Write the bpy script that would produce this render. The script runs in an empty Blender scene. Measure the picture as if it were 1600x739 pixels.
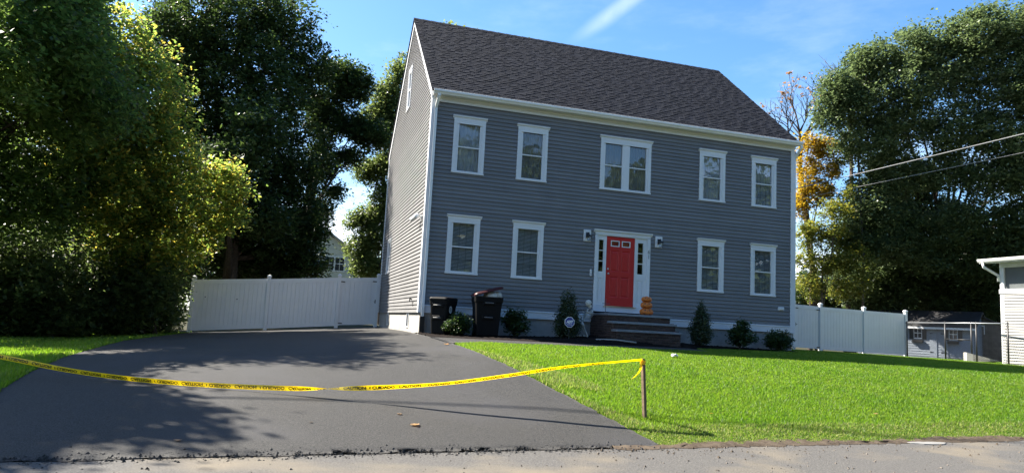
import bpy, bmesh, math, random
import numpy as np
from mathutils import Vector, Matrix
R = math.radians
rnd = random.Random(7)
S = bpy.context.scene
COL = S.collection

# ------------------------------------------------------------------ camera, sky, sun, exposure
cam_d = bpy.data.cameras.new('camera')
cam = bpy.data.objects.new('camera', cam_d); COL.objects.link(cam)
CAM = Vector((-5.677, -19.327, -0.700))
RX = Vector((0.954566, -0.293376, 0.052298)); UP = Vector((-0.085335, -0.100959, 0.991224)); FW = Vector((0.285521, 0.950651, 0.121407))
cam.matrix_world = Matrix(((RX.x, UP.x, -FW.x, CAM.x), (RX.y, UP.y, -FW.y, CAM.y), (RX.z, UP.z, -FW.z, CAM.z), (0, 0, 0, 1)))
cam_d.sensor_width = 36; cam_d.lens = 25.32; cam_d.clip_end = 3000; cam_d.clip_start = 0.05
S.camera = cam
S.view_settings.view_transform = 'Standard'; S.view_settings.look = 'None'
S.view_settings.gamma = 1; S.view_settings.use_curve_mapping = False
S.view_settings.exposure = 2.0
SUN_AZ, SUN_EL = 142.0, 44.0
sd = Vector((math.cos(R(SUN_AZ)) * math.cos(R(SUN_EL)), math.sin(R(SUN_AZ)) * math.cos(R(SUN_EL)), math.sin(R(SUN_EL))))
sun_d = bpy.data.lights.new('sun', 'SUN'); sun_d.energy = 5.0; sun_d.angle = R(0.5); sun_d.color = (1.0, 0.93, 0.82)
sun = bpy.data.objects.new('sun', sun_d); COL.objects.link(sun)
sun.rotation_euler = sd.to_track_quat('Z', 'Y').to_euler(); sun.location = sd * 60
W = bpy.data.worlds.new('World'); S.world = W; W.use_nodes = True
nt = W.node_tree; nt.nodes.clear()
def wn(t, **k):
    n = nt.nodes.new(t)
    for a, v in k.items(): setattr(n, a, v)
    return n
wl = nt.links.new
sky = wn('ShaderNodeTexSky', sky_type='NISHITA', sun_disc=False)
sky.sun_elevation = R(SUN_EL); sky.sun_rotation = R(90 - SUN_AZ); sky.altitude = 20; sky.air_density = 1.0; sky.dust_density = 0.7; sky.ozone_density = 3.0
bg = wn('ShaderNodeBackground'); bg.inputs[1].default_value = 0.071
out = wn('ShaderNodeOutputWorld')
geo = wn('ShaderNodeTexCoord')
sep = wn('ShaderNodeSeparateXYZ'); wl(geo.outputs['Generated'], sep.inputs[0])
# soft fair-weather cloud: low bank plus thin streaks
mapn = wn('ShaderNodeMapping'); mapn.inputs['Scale'].default_value = (2.2, 2.2, 7.0); wl(geo.outputs['Generated'], mapn.inputs[0])
noi = wn('ShaderNodeTexNoise'); noi.inputs['Scale'].default_value = 1.7; noi.inputs['Detail'].default_value = 7; noi.inputs['Roughness'].default_value = 0.6
wl(mapn.outputs[0], noi.inputs[0])
def wmath(op, a, b=None, clamp=False):
    m = wn('ShaderNodeMath', operation=op); m.use_clamp = clamp
    for i, v in enumerate((a, b)):
        if v is None: continue
        if isinstance(v, (int, float)): m.inputs[i].default_value = v
        else: wl(v, m.inputs[i])
    return m.outputs[0]
def wmap(v, a, b, c, d):
    m = wn('ShaderNodeMapRange'); m.interpolation_type = 'SMOOTHSTEP'
    wl(v, m.inputs[0])
    for i, q in enumerate((a, b, c, d)): m.inputs[i + 1].default_value = q
    return m.outputs[0]
low = wmap(sep.outputs[2], 0.06, 0.30, 0.8, 0.0)
low = wmath('MULTIPLY', low, wmap(noi.outputs[0], 0.36, 0.62, 0.0, 1.0))
# a fading vapour trail: a great circle through the sky
vt_n = Vector((0.0, 0.0, 0.0))
def skydir(px, py):
    return (FW + RX * ((px - 800) / 1125.37) - UP * ((py - 369.5) / 1125.37)).normalized()
t0, t1 = skydir(985, 0), skydir(905, 62)
vt_n = t0.cross(t1).normalized()
dt = wn('ShaderNodeVectorMath', operation='DOT_PRODUCT'); wl(geo.outputs['Generated'], dt.inputs[0]); dt.inputs[1].default_value = vt_n
mp2 = wn('ShaderNodeMapping'); mp2.inputs['Scale'].default_value = (14, 14, 14); wl(geo.outputs['Generated'], mp2.inputs[0])
no2 = wn('ShaderNodeTexNoise'); no2.inputs['Scale'].default_value = 1.0; no2.inputs['Detail'].default_value = 6; wl(mp2.outputs[0], no2.inputs[0])
dd = wmath('ADD', wmath('ABSOLUTE', dt.outputs['Value']), wmath('MULTIPLY', wmath('SUBTRACT', no2.outputs[0], 0.5), 0.014))
tr = wmath('MULTIPLY', wmap(dd, 0.0, 0.016, 0.26, 0.0), wmap(no2.outputs[0], 0.3, 0.6, 0.35, 1.0))
tr = wmath('MULTIPLY', tr, wmap(sep.outputs[2], 0.37, 0.42, 0.0, 1.0))
wisp = wmath('MULTIPLY', wmap(noi.outputs[0], 0.5, 0.75, 0.0, 0.12), wmap(sep.outputs[2], 0.2, 0.5, 1.0, 0.5))
cov = wmath('MAXIMUM', wmath('MAXIMUM', low, tr), wisp)
mixc = wn('ShaderNodeMix', data_type='RGBA'); wl(cov, mixc.inputs[0])
hs = wn('ShaderNodeHueSaturation'); hs.inputs['Saturation'].default_value = 1.22; wl(sky.outputs[0], hs.inputs['Color'])
wl(hs.outputs[0], mixc.inputs[6]); mixc.inputs[7].default_value = (8.0, 8.3, 8.9, 1)
wl(mixc.outputs[2], bg.inputs[0]); wl(bg.outputs[0], out.inputs[0])

# ------------------------------------------------------------------ helpers
class MB:
    def __init__(s): s.v = []; s.f = []
    def poly(s, pts):
        n = len(s.v); s.v += [tuple(p) for p in pts]; s.f.append(tuple(range(n, n + len(pts))))
    def mesh(s, vs, fs):
        n = len(s.v); s.v += [tuple(p) for p in vs]; s.f += [tuple(i + n for i in f) for f in fs]
    def hexa(s, p):       # 8 points: bottom 4 ccw, top 4 ccw
        s.mesh(p, [(3, 2, 1, 0), (4, 5, 6, 7), (0, 1, 5, 4), (1, 2, 6, 5), (2, 3, 7, 6), (3, 0, 4, 7)])
    def box(s, x0, x1, y0, y1, z0, z1):
        s.hexa([(x0, y0, z0), (x1, y0, z0), (x1, y1, z0), (x0, y1, z0), (x0, y0, z1), (x1, y0, z1), (x1, y1, z1), (x0, y1, z1)])
    def bbox(s, x0, x1, y0, y1, z0, z1, b=0.006):   # box with chamfered vertical and top edges
        def ring(z, i): return [(x0 + b + i, y0 + i, z), (x1 - b - i, y0 + i, z), (x1 - i, y0 + b + i, z), (x1 - i, y1 - b - i, z), (x1 - b - i, y1 - i, z), (x0 + b + i, y1 - i, z), (x0 + i, y1 - b - i, z), (x0 + i, y0 + b + i, z)]
        s.loft([ring(z0 + b, 0) if False else ring(z0, b), ring(z0 + b, 0), ring(z1 - b, 0), ring(z1, b)])
    def loft(s, rings, cap=True, closed=True):
        n = len(s.v); k = len(rings[0])
        for r in rings: s.v += [tuple(p) for p in r]
        for i in range(len(rings) - 1):
            for j in range(k if closed else k - 1):
                a = n + i * k + j; b = n + i * k + (j + 1) % k
                s.f.append((a, b, b + k, a + k))
        if cap:
            s.f.append(tuple(n + j for j in reversed(range(k)))); m = n + (len(rings) - 1) * k
            s.f.append(tuple(m + j for j in range(k)))
    def tube(s, pts, r, n=8, cap=True):
        pts = [Vector(p) for p in pts]; rings = []; ref = Vector((0.13, 0.31, 0.94))
        for i, p in enumerate(pts):
            d = (pts[min(i + 1, len(pts) - 1)] - pts[max(i - 1, 0)]).normalized()
            a = d.cross(ref)
            if a.length < 1e-3: a = d.cross(Vector((1, 0, 0)))
            a.normalize(); b = d.cross(a); rr = r[i] if isinstance(r, (list, tuple)) else r
            rings.append([p + (a * math.cos(2 * math.pi * j / n) + b * math.sin(2 * math.pi * j / n)) * rr for j in range(n)])
        s.loft(rings, cap)
    def bar(s, p, q, w, h=None, up=(0, 0, 1)):
        p, q = Vector(p), Vector(q); h = h or w; d = (q - p).normalized(); a = d.cross(Vector(up))
        if a.length < 1e-3: a = d.cross(Vector((0, 1, 0)))
        a.normalize(); b = a.cross(d)
        c = [(-w / 2, -h / 2), (w / 2, -h / 2), (w / 2, h / 2), (-w / 2, h / 2)]
        s.loft([[P + a * i + b * j for i, j in c] for P in (p, q)])
    def lathe(s, c, prof, n=16, cap=True):
        s.loft([[(c[0] + r * math.cos(2 * math.pi * j / n), c[1] + r * math.sin(2 * math.pi * j / n), c[2] + z) for j in range(n)] for r, z in prof], cap)
    def ball(s, c, r, n=10, m=7, rib=None):
        rr = r if isinstance(r, (tuple, list)) else (r, r, r); rings = []
        for i in range(m + 1):
            th = -math.pi / 2 + math.pi * (i + 0.02 * (i == 0) - 0.02 * (i == m)) / m; row = []
            for j in range(n):
                ph = 2 * math.pi * j / n; k = rib(ph) if rib else 1
                row.append((c[0] + rr[0] * k * math.cos(th) * math.cos(ph), c[1] + rr[1] * k * math.cos(th) * math.sin(ph), c[2] + rr[2] * math.sin(th)))
            rings.append(row)
        s.loft(rings)
def wloc(o):
    v = Vector((0, 0, 0))
    while o: v += o.location; o = o.parent
    return v
def obj(name, mb, mat, parent=None, smooth=False, loc=None, kind=None, label=None, local=False):
    """One mesh object. Vertices are world coordinates unless local; loc sets the origin."""
    me = bpy.data.meshes.new(name)
    base = Vector((0, 0, 0)) if local else (wloc(parent) if parent else Vector((0, 0, 0))) + (Vector(loc) if loc and not parent else Vector((0, 0, 0)))
    vs = [(x - base.x, y - base.y, z - base.z) for x, y, z in mb.v]
    me.from_pydata(vs, [], mb.f); me.materials.append(mat)
    if smooth: me.polygons.foreach_set('use_smooth', [True] * len(me.polygons))
    me.update()
    o = bpy.data.objects.new(name, me); COL.objects.link(o)
    if parent: o.parent = parent
    elif loc: o.location = loc
    if kind: o['kind'] = kind
    if label: o['label'] = label
    return o
def inst(name, me, parent, loc, rot=None):
    o = bpy.data.objects.new(name, me); COL.objects.link(o); o.parent = parent; o.location = loc
    if rot: o.rotation_euler = rot
    return o
def thing(name, label, cat, loc, group=None, rz=0):
    o = bpy.data.objects.new(name, None); COL.objects.link(o); o.location = loc; o.rotation_euler = (0, 0, rz)
    o.empty_display_size = 0.2
    o['label'] = label; o['category'] = cat
    if group: o['group'] = group
    return o
def tag(o, label, cat, group=None):
    o['label'] = label; o['category'] = cat
    if group: o['group'] = group
    return o
def npmesh(name, V, F, mat, parent=None, kind=None, k=4, smooth=False):
    me = bpy.data.meshes.new(name); nv, nf = len(V), len(F)
    base = wloc(parent) if parent else Vector((0, 0, 0))
    V = V - np.array(base)
    me.vertices.add(nv); me.vertices.foreach_set('co', V.astype(np.float32).ravel())
    me.loops.add(nf * k); me.loops.foreach_set('vertex_index', F.astype(np.int32).ravel())
    me.polygons.add(nf); me.polygons.foreach_set('loop_start', np.arange(0, nf * k, k, dtype=np.int32))
    try: me.polygons.foreach_set('loop_total', np.full(nf, k, dtype=np.int32))
    except Exception: pass
    if smooth: me.polygons.foreach_set('use_smooth', np.ones(nf, dtype=bool))
    me.materials.append(mat); me.update(calc_edges=True)
    o = bpy.data.objects.new(name, me); COL.objects.link(o)
    if parent: o.parent = parent
    if kind: o['kind'] = kind
    return o

# ------------------------------------------------------------------ materials
MATS = {}
def mat(name, col, rough=0.6, spec=0.5, var=0.0, nscale=4.0, col2=None, bump=0.0, bscale=40.0, metal=0.0, trans=0.0, island=0.0, hue=None, bands=None, coords='Object', tv=2.6):
    if name in MATS: return MATS[name]
    m = bpy.data.materials.new(name); m.use_nodes = True; t = m.node_tree; N = t.nodes; L = t.links.new
    p = N['Principled BSDF']; p.inputs['Roughness'].default_value = rough; p.inputs['Metallic'].default_value = metal
    p.inputs['Specular IOR Level'].default_value = spec
    tc = N.new('ShaderNodeTexCoord'); c = None
    base = (*col, 1)
    rgb = N.new('ShaderNodeRGB'); rgb.outputs[0].default_value = base; c = rgb.outputs[0]
    def mix(fac, a, b):
        x = N.new('ShaderNodeMix'); x.data_type = 'RGBA'
        (L(fac, x.inputs[0]) if not isinstance(fac, float) else setattr(x.inputs[0], 'default_value', fac))
        L(a, x.inputs[6])
        if isinstance(b, tuple): x.inputs[7].default_value = (*b, 1)
        else: L(b, x.inputs[7])
        return x.outputs[2]
    if col2 is not None or var:
        n = N.new('ShaderNodeTexNoise'); n.inputs['Scale'].default_value = nscale; n.inputs['Detail'].default_value = 5; n.inputs['Roughness'].default_value = 0.6
        L(tc.outputs[coords], n.inputs['Vector'])
        mr = N.new('ShaderNodeMapRange'); mr.inputs[1].default_value = 0.35; mr.inputs[2].default_value = 0.65; L(n.outputs[0], mr.inputs[0])
        c2 = col2 if col2 is not None else tuple(q * (1 - var) for q in col)
        c = mix(mr.outputs[0], c, c2)
    if bands:      # (scale, colour, lo, hi): second, coarser patch layer
        n = N.new('ShaderNodeTexNoise'); n.inputs['Scale'].default_value = bands[0]; n.inputs['Detail'].default_value = 6; L(tc.outputs[coords], n.inputs['Vector'])
        mr = N.new('ShaderNodeMapRange'); mr.inputs[1].default_value = bands[2]; mr.inputs[2].default_value = bands[3]; L(n.outputs[0], mr.inputs[0])
        c = mix(mr.outputs[0], c, bands[1])
    if island or hue:
        g = N.new('ShaderNodeNewGeometry'); oi = N.new('ShaderNodeObjectInfo')
        ad = N.new('ShaderNodeMath'); ad.operation = 'ADD'; L(g.outputs['Random Per Island'], ad.inputs[0]); L(oi.outputs['Random'], ad.inputs[1])
        fr = N.new('ShaderNodeMath'); fr.operation = 'FRACT'; L(ad.outputs[0], fr.inputs[0])
        if hue:    # list of colours chosen per island, weights in positions
            cr = N.new('ShaderNodeValToRGB'); cr.color_ramp.interpolation = 'LINEAR'
            els = cr.color_ramp.elements
            while len(els) < len(hue): els.new(0.5)
            for e, (pos, cc) in zip(els, hue): e.position = pos; e.color = (*cc, 1)
            L(fr.outputs[0], cr.inputs[0]); c = mix(0.62, c, cr.outputs[0])
        if island:
            mr = N.new('ShaderNodeMapRange'); mr.inputs[3].default_value = 1 - island; mr.inputs[4].default_value = 1 + island; L(fr.outputs[0], mr.inputs[0])
            vm = N.new('ShaderNodeVectorMath'); vm.operation = 'SCALE'; L(c, vm.inputs[0]); L(mr.outputs[0], vm.inputs['Scale']); c = vm.outputs[0]
    L(c, p.inputs['Base Color'])
    if bump:
        n = N.new('ShaderNodeTexNoise'); n.inputs['Scale'].default_value = bscale; n.inputs['Detail'].default_value = 4; L(tc.outputs[coords], n.inputs['Vector'])
        b = N.new('ShaderNodeBump'); b.inputs['Strength'].default_value = bump; b.inputs['Distance'].default_value = 0.01; L(n.outputs[0], b.inputs['Height']); L(b.outputs[0], p.inputs['Normal'])
    if trans:
        tl = N.new('ShaderNodeBsdfTranslucent'); mx = N.new('ShaderNodeMixShader'); mx.inputs[0].default_value = trans
        hsv = N.new('ShaderNodeHueSaturation'); hsv.inputs['Value'].default_value = tv; hsv.inputs['Saturation'].default_value = 1.05; hsv.inputs['Hue'].default_value = 0.488; L(c, hsv.inputs['Color']); L(hsv.outputs[0], tl.inputs[0])
        L(p.outputs[0], mx.inputs[1]); L(tl.outputs[0], mx.inputs[2]); L(mx.outputs[0], N['Material Output'].inputs[0])
    MATS[name] = m; return m
M_SIDE = mat('grey clapboard', (0.180, 0.179, 0.180), 0.55, 0.35, var=0.12, nscale=1.3, island=0.08, bump=0.15, bscale=25)
M_TRIM = mat('white trim', (0.70, 0.71, 0.715), 0.42, 0.5, var=0.06, nscale=2)
M_GUT = mat('white gutter', (0.80, 0.80, 0.77), 0.35, 0.5, var=0.05, nscale=3)
M_ROOF = mat('charcoal shingle', (0.0165, 0.0185, 0.0255), 0.95, 0.1, col2=(0.0145, 0.0165, 0.0225), nscale=1.2, island=0.17, bump=0.8, bscale=120)
M_CONC = mat('concrete', (0.36, 0.345, 0.32), 0.85, 0.3, col2=(0.28, 0.27, 0.25), nscale=3, bump=0.3, bscale=60)
M_DOOR = mat('red door paint', (0.50, 0.026, 0.022), 0.42, 0.3, var=0.06, nscale=5)
M_VINYL = mat('white vinyl', (0.72, 0.73, 0.735), 0.38, 0.5, var=0.05, nscale=2.5)
M_BLACK = mat('black metal', (0.012, 0.012, 0.013), 0.45, 0.5, var=0.2, nscale=20)
M_STEEL = mat('brushed nickel', (0.55, 0.53, 0.5), 0.3, 0.5, metal=1.0, var=0.1)
M_BLIND = mat('blind slat', (0.62, 0.62, 0.60), 0.6, 0.3, var=0.08, nscale=3)
M_CURT = mat('sheer curtain', (0.48, 0.50, 0.53), 0.8, 0.2, var=0.12, nscale=4)
M_CURT2 = mat('beige curtain', (0.30, 0.29, 0.27), 0.85, 0.2, var=0.12, nscale=4)
M_DARK = mat('dim room', (0.05, 0.05, 0.055), 0.9, 0.1, var=0.2)
M_BRICK = mat('dark brick', (0.078, 0.050, 0.042), 0.85, 0.2, col2=(0.05, 0.036, 0.032), nscale=6, island=0.3, bump=0.5, bscale=80)
M_MORT = mat('mortar', (0.13, 0.12, 0.105), 0.95, 0.2, var=0.2, nscale=12, bump=0.4)
M_STONE = mat('bluestone tread', (0.22, 0.24, 0.26), 0.7, 0.35, col2=(0.17, 0.185, 0.20), nscale=5, bump=0.3, bscale=50)
M_ASPH = mat('fresh asphalt', (0.018, 0.018, 0.018), 0.7, 0.22, col2=(0.080, 0.077, 0.071), nscale=75, bump=1.5, bscale=150, bands=(0.55, (0.06, 0.059, 0.06), 0.5, 0.78))
M_ROAD = mat('old road', (0.115, 0.109, 0.10), 0.85, 0.3, col2=(0.055, 0.052, 0.048), nscale=55, bump=1.2, bscale=90, bands=(0.9, (0.15, 0.128, 0.095), 0.5, 0.72))
M_SOIL = mat('roadside soil', (0.045, 0.032, 0.021), 0.95, 0.2, col2=(0.085, 0.066, 0.046), nscale=9, bump=1.0, bscale=40)
M_TURF = mat('turf soil', (0.055, 0.085, 0.016), 0.95, 0.1, col2=(0.085, 0.095, 0.03), nscale=3, bump=0.6, bscale=60)
M_EARTH = mat('dark earth', (0.05, 0.055, 0.025), 0.95, 0.1, col2=(0.035, 0.03, 0.02), nscale=1.5, bump=0.5)  # the ground's own grass-ish dark green, mottled with brown
M_MULCH = mat('dark mulch', (0.014, 0.010, 0.008), 0.95, 0.1, col2=(0.007, 0.005, 0.0045), nscale=30, bump=1.0, bscale=60)
M_GRASS = mat('grass blade', (0.04, 0.11, 0.008), 0.5, 0.35, col2=(0.10, 0.155, 0.02), nscale=0.55, trans=0.5, hue=[(0, (0.06, 0.145, 0.011)), (0.6, (0.09, 0.175, 0.015)), (0.95, (0.13, 0.18, 0.03)), (1, (0.19, 0.18, 0.07))])
M_GRASS2 = mat('worn grass blade', (0.10, 0.15, 0.03), 0.55, 0.3, trans=0.45, hue=[(0, (0.07, 0.14, 0.02)), (0.6, (0.13, 0.17, 0.04)), (1, (0.26, 0.22, 0.12))])
M_WOOD = mat('weathered stake', (0.17, 0.12, 0.075), 0.8, 0.3, col2=(0.11, 0.078, 0.05), nscale=14, bump=0.4)
M_TAPE = mat('yellow tape', (0.66, 0.50, 0.012), 0.35, 0.5, var=0.08, nscale=3, trans=0.35)
M_INK = mat('black print', (0.02, 0.018, 0.012), 0.5, 0.3, var=0.2)
M_BARK = mat('brown bark', (0.075, 0.058, 0.044), 0.9, 0.2, col2=(0.04, 0.032, 0.025), nscale=9, bump=1.0, bscale=25)
M_BARKG = mat('grey bark', (0.10, 0.09, 0.08), 0.9, 0.2, col2=(0.06, 0.055, 0.05), nscale=9, bump=0.8, bscale=25)
def leafmat(name, cols, trans=0.42, tv=2.6):
    return mat(name, cols[0], 0.42, 0.5, trans=trans, hue=[(i / (len(cols) - 1), c) for i, c in enumerate(cols)], island=0.2, tv=tv)
M_LF_YEL = leafmat('yellowing leaf', [(0.045, 0.078, 0.018), (0.06, 0.096, 0.02), (0.085, 0.115, 0.023), (0.125, 0.13, 0.026), (0.24, 0.16, 0.026)], 0.66, 3.9)
M_LF_GRN = leafmat('mid green leaf', [(0.034, 0.06, 0.015), (0.045, 0.076, 0.017), (0.06, 0.09, 0.02)], 0.6, 3.4)
M_LF_UND = leafmat('understory leaf', [(0.034, 0.055, 0.018), (0.048, 0.072, 0.022), (0.068, 0.09, 0.026)], 0.5, 3.4)
M_LF_DRK = leafmat('dark maple leaf', [(0.024, 0.045, 0.013), (0.033, 0.058, 0.014), (0.045, 0.07, 0.016)], 0.3)
M_LF_OAK = leafmat('oak leaf', [(0.055, 0.085, 0.034), (0.075, 0.108, 0.042), (0.105, 0.135, 0.06)], 0.36)
M_LF_LIT = leafmat('pale green leaf', [(0.06, 0.09, 0.025), (0.08, 0.11, 0.03), (0.11, 0.13, 0.045)])
M_LF_GLD = leafmat('golden leaf', [(0.20, 0.15, 0.018), (0.28, 0.20, 0.02), (0.12, 0.125, 0.022), (0.30, 0.16, 0.02)], 0.45)
M_LF_BIR = leafmat('yellow green leaf', [(0.07, 0.10, 0.02), (0.10, 0.12, 0.022), (0.18, 0.15, 0.022), (0.06, 0.085, 0.02)], 0.45)
M_LF_SHR = leafmat('shrub leaf', [(0.025, 0.05, 0.014), (0.035, 0.065, 0.016), (0.05, 0.08, 0.02)], 0.25)
M_LF_ARB = leafmat('arborvitae spray', [(0.018, 0.036, 0.012), (0.026, 0.046, 0.014), (0.033, 0.055, 0.016)], 0.15)
M_LF_DRY = leafmat('dry leaf', [(0.26, 0.17, 0.08), (0.20, 0.12, 0.05), (0.32, 0.23, 0.12)], 0.3)
M_BIN = mat('black bin plastic', (0.007, 0.007, 0.0075), 0.6, 0.12, var=0.2, nscale=8)
M_BINL = mat('maroon bin lid', (0.05, 0.008, 0.010), 0.5, 0.25, var=0.2, nscale=8)
M_BAG = mat('white bag', (0.50, 0.50, 0.48), 0.5, 0.4, var=0.1, nscale=12, bump=0.6, bscale=18)
M_BONE = mat('white bone plastic', (0.55, 0.54, 0.49), 0.5, 0.4, var=0.15, nscale=10)
M_PUMP = mat('orange pumpkin', (0.66, 0.19, 0.03), 0.5, 0.4, col2=(0.54, 0.14, 0.022), nscale=6)
M_BLUE = mat('sign blue', (0.018, 0.035, 0.26), 0.4, 0.5, var=0.08)
M_WHITE = mat('sign white', (0.80, 0.80, 0.80), 0.45, 0.5, var=0.04)
M_SHED = mat('blue grey shed board', (0.22, 0.25, 0.29), 0.65, 0.35, var=0.1, nscale=5, island=0.06)
M_SHEDR = mat('dark shed roof', (0.022, 0.022, 0.023), 0.7, 0.3, col2=(0.035, 0.035, 0.037), nscale=3, bump=0.4)
M_GSHED = mat('dark weathered board', (0.06, 0.053, 0.048), 0.85, 0.3, col2=(0.11, 0.10, 0.09), nscale=4, island=0.15)
M_NEIGH = mat('white neighbour siding', (0.26, 0.256, 0.245), 0.5, 0.3, var=0.05, nscale=3, island=0.03)
M_CREAM = mat('cream siding', (0.50, 0.47, 0.33), 0.6, 0.35, var=0.08, nscale=3, island=0.04)
M_GALV = mat('galvanised steel', (0.42, 0.43, 0.44), 0.4, 0.5, metal=0.8, var=0.15, nscale=20)
M_CABLE = mat('grey cable', (0.36, 0.355, 0.34), 0.5, 0.4, var=0.15, nscale=30)
def glassmat():
    m = bpy.data.materials.new('window glass'); m.use_nodes = True; t = m.node_tree; N = t.nodes; L = t.links.new
    N.remove(N['Principled BSDF'])
    tr = N.new('ShaderNodeBsdfTransparent'); tr.inputs[0].default_value = (0.88, 0.90, 0.91, 1)
    gl = N.new('ShaderNodeBsdfGlossy'); gl.inputs['Roughness'].default_value = 0.015; gl.inputs[0].default_value = (0.95, 0.97, 1, 1)
    tc = N.new('ShaderNodeTexCoord'); n = N.new('ShaderNodeTexNoise'); n.inputs['Scale'].default_value = 2.2; L(tc.outputs['Object'], n.inputs['Vector'])
    b = N.new('ShaderNodeBump'); b.inputs['Strength'].default_value = 0.05; b.inputs['Distance'].default_value = 0.02; L(n.outputs[0], b.inputs['Height']); L(b.outputs[0], gl.inputs['Normal'])
    fr = N.new('ShaderNodeFresnel'); fr.inputs[0].default_value = 1.55
    ma = N.new('ShaderNodeMath'); ma.operation = 'MULTIPLY_ADD'; ma.inputs[1].default_value = 0.62; ma.inputs[2].default_value = 0.015; ma.use_clamp = True; L(fr.outputs[0], ma.inputs[0])
    mx = N.new('ShaderNodeMixShader'); L(ma.outputs[0], mx.inputs[0]); L(tr.outputs[0], mx.inputs[1]); L(gl.outputs[0], mx.inputs[2]); L(mx.outputs[0], N['Material Output'].inputs[0])
    return m
M_GLASS = glassmat()

# ------------------------------------------------------------------ terrain
TA = np.array([-7.86, -12.22]); TN = np.array([-0.11230, 0.99367]); TD = np.array([0.99367, 0.11230])
ZR = -2.05
def tdist(x, y): return (x - TA[0]) * TN[0] + (y - TA[1]) * TN[1]
def zg(x, y):
    x = np.asarray(x, float); y = np.asarray(y, float); t = tdist(x, y)
    g = np.interp(t, [0, .5, 1, 2, 3, 4, 5, 6, 7, 8.5, 10, 13], [0, .09, .185, .365, .535, .68, .785, .86, .91, .95, .972, 1])
    zb = -1.06 - .078 * np.clip(-2.4 - x, 0, 9) - .012 * np.clip(x - 9, 0, 20)
    return ZR + (zb - ZR) * g
def zf(x, y): return float(zg(x, y))
def sheet(name, xs, ys, mask, dz, mat_, kind='structure', parent=None, zfun=None):
    X, Y = np.meshgrid(xs, ys); Z = (zfun or zg)(X, Y) + dz
    V = np.stack([X, Y, Z], -1).reshape(-1, 3); nx, ny = len(xs), len(ys)
    I = np.arange(nx * ny).reshape(ny, nx)
    F = np.stack([I[:-1, :-1], I[:-1, 1:], I[1:, 1:], I[1:, :-1]], -1).reshape(-1, 4)
    if mask is not None:
        Cx = (X[:-1, :-1] + X[1:, 1:]) / 2; Cy = (Y[:-1, :-1] + Y[1:, 1:]) / 2
        F = F[mask(Cx, Cy).ravel()]
    return npmesh(name, V, F, mat_, parent, kind, smooth=True)
def strip(name, left, right, dz, mat_, n=24, m=8, edge=0.0, jag=0.0, kind='structure', ragged=0.0):
    """Paved surface between two polylines (same count of points), following the ground; edge adds a real thickness."""
    def sub(l, k): 
        t = np.linspace(0, len(l) - 1, k); a = np.array(l, float)
        return np.stack([np.interp(t, np.arange(len(l)), a[:, 0]), np.interp(t, np.arange(len(l)), a[:, 1])], -1)
    a, b = sub(left, n), sub(right, n); rg = np.random.default_rng(5)
    if jag: a = a + rg.normal(0, jag, a.shape); b = b + rg.normal(0, jag, b.shape)
    V = []
    for j in range(m + 1):
        P = a + (b - a) * j / m; V.append(np.concatenate([P, (zg(P[:, 0], P[:, 1]) + dz)[:, None]], 1))
    V = np.array(V)
    if ragged:
        V[:, 0, 2] -= dz - .003; V[:, 1, 2] -= (dz - .003) * .3; V[:, 0, :2] += np.convolve(rg.normal(0, ragged, m + 5), [.25, .5, .25, .3, .2], 'valid')[:m + 1, None] * TN[None, :]
    I = np.arange((m + 1) * n).reshape(m + 1, n)
    F = np.stack([I[:-1, :-1], I[1:, :-1], I[1:, 1:], I[:-1, 1:]], -1).reshape(-1, 4)[:, ::-1]
    V = V.reshape(-1, 3)
    if edge:
        ring = list(I[0, :]) + list(I[1:, -1]) + list(I[-1, ::-1][1:]) + list(I[::-1, 0][1:-1]); k = len(V)
        V = np.concatenate([V, V[ring] - np.array([0, 0, edge])]); r2 = np.arange(k, k + len(ring)); r1 = np.array(ring)
        F = np.concatenate([F, np.stack([r1, np.roll(r1, -1), np.roll(r2, -1), r2], -1)])
    return npmesh(name, V, F, mat_, None, kind, smooth=False)

# ------------------------------------------------------------------ ground, road, driveway, walk
xs = np.concatenate([np.linspace(-400, -40, 10), np.linspace(-36, 44, 161), np.linspace(50, 400, 10)])
ys = np.concatenate([np.linspace(-400, -40, 8), np.linspace(-30, 24, 181), np.linspace(30, 500, 12)])
sheet('ground', xs, ys, None, -0.03, M_EARTH)
def edge_x(y): return np.interp(y, [-11.4, -10.2, -8.8, -6.9, -4.9, -3.9], [-1.36, -1.62, -1.93, -2.25, -2.44, -2.2])
def rp(s, t): return tuple(TA + TD * s + TN * t)
strip('road', [rp(s, -7.5) for s in (-60, -10, 0, 10, 20, 60)], [rp(s, 0.0) for s in (-60, -10, 0, 10, 20, 60)], 0.0, M_ROAD, n=160, m=24)
dl = [(-8.45, -12.25), (-8.75, -10.5), (-8.95, -8.2), (-9.2, -5.5), (-9.35, -2.8), (-9.6, 1.0), (-9.3, 5.0), (-8.9, 8.55)]
dr = [(-1.32, -11.47), (-1.62, -10.2), (-1.93, -8.8), (-2.25, -6.9), (-2.44, -4.9), (-2.44, -1.0), (-2.44, 4.0), (-2.44, 8.55)]
strip('driveway', dl, dr, 0.018, M_ASPH, n=140, m=110, edge=0.045, jag=0.014, ragged=0.05)
strip('front_walk', [(-2.5, -4.75), (-1.6, -3.95), (0.0, -3.55), (2.0, -3.35), (3.6, -3.2), (4.7, -3.1)], [(-2.5, -2.5), (-1.5, -2.45), (0.0, -2.4), (2.0, -2.2), (3.6, -2.0), (4.7, -1.9)], 0.024, M_ASPH, n=40, m=6, edge=0.05, jag=0.008)
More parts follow.
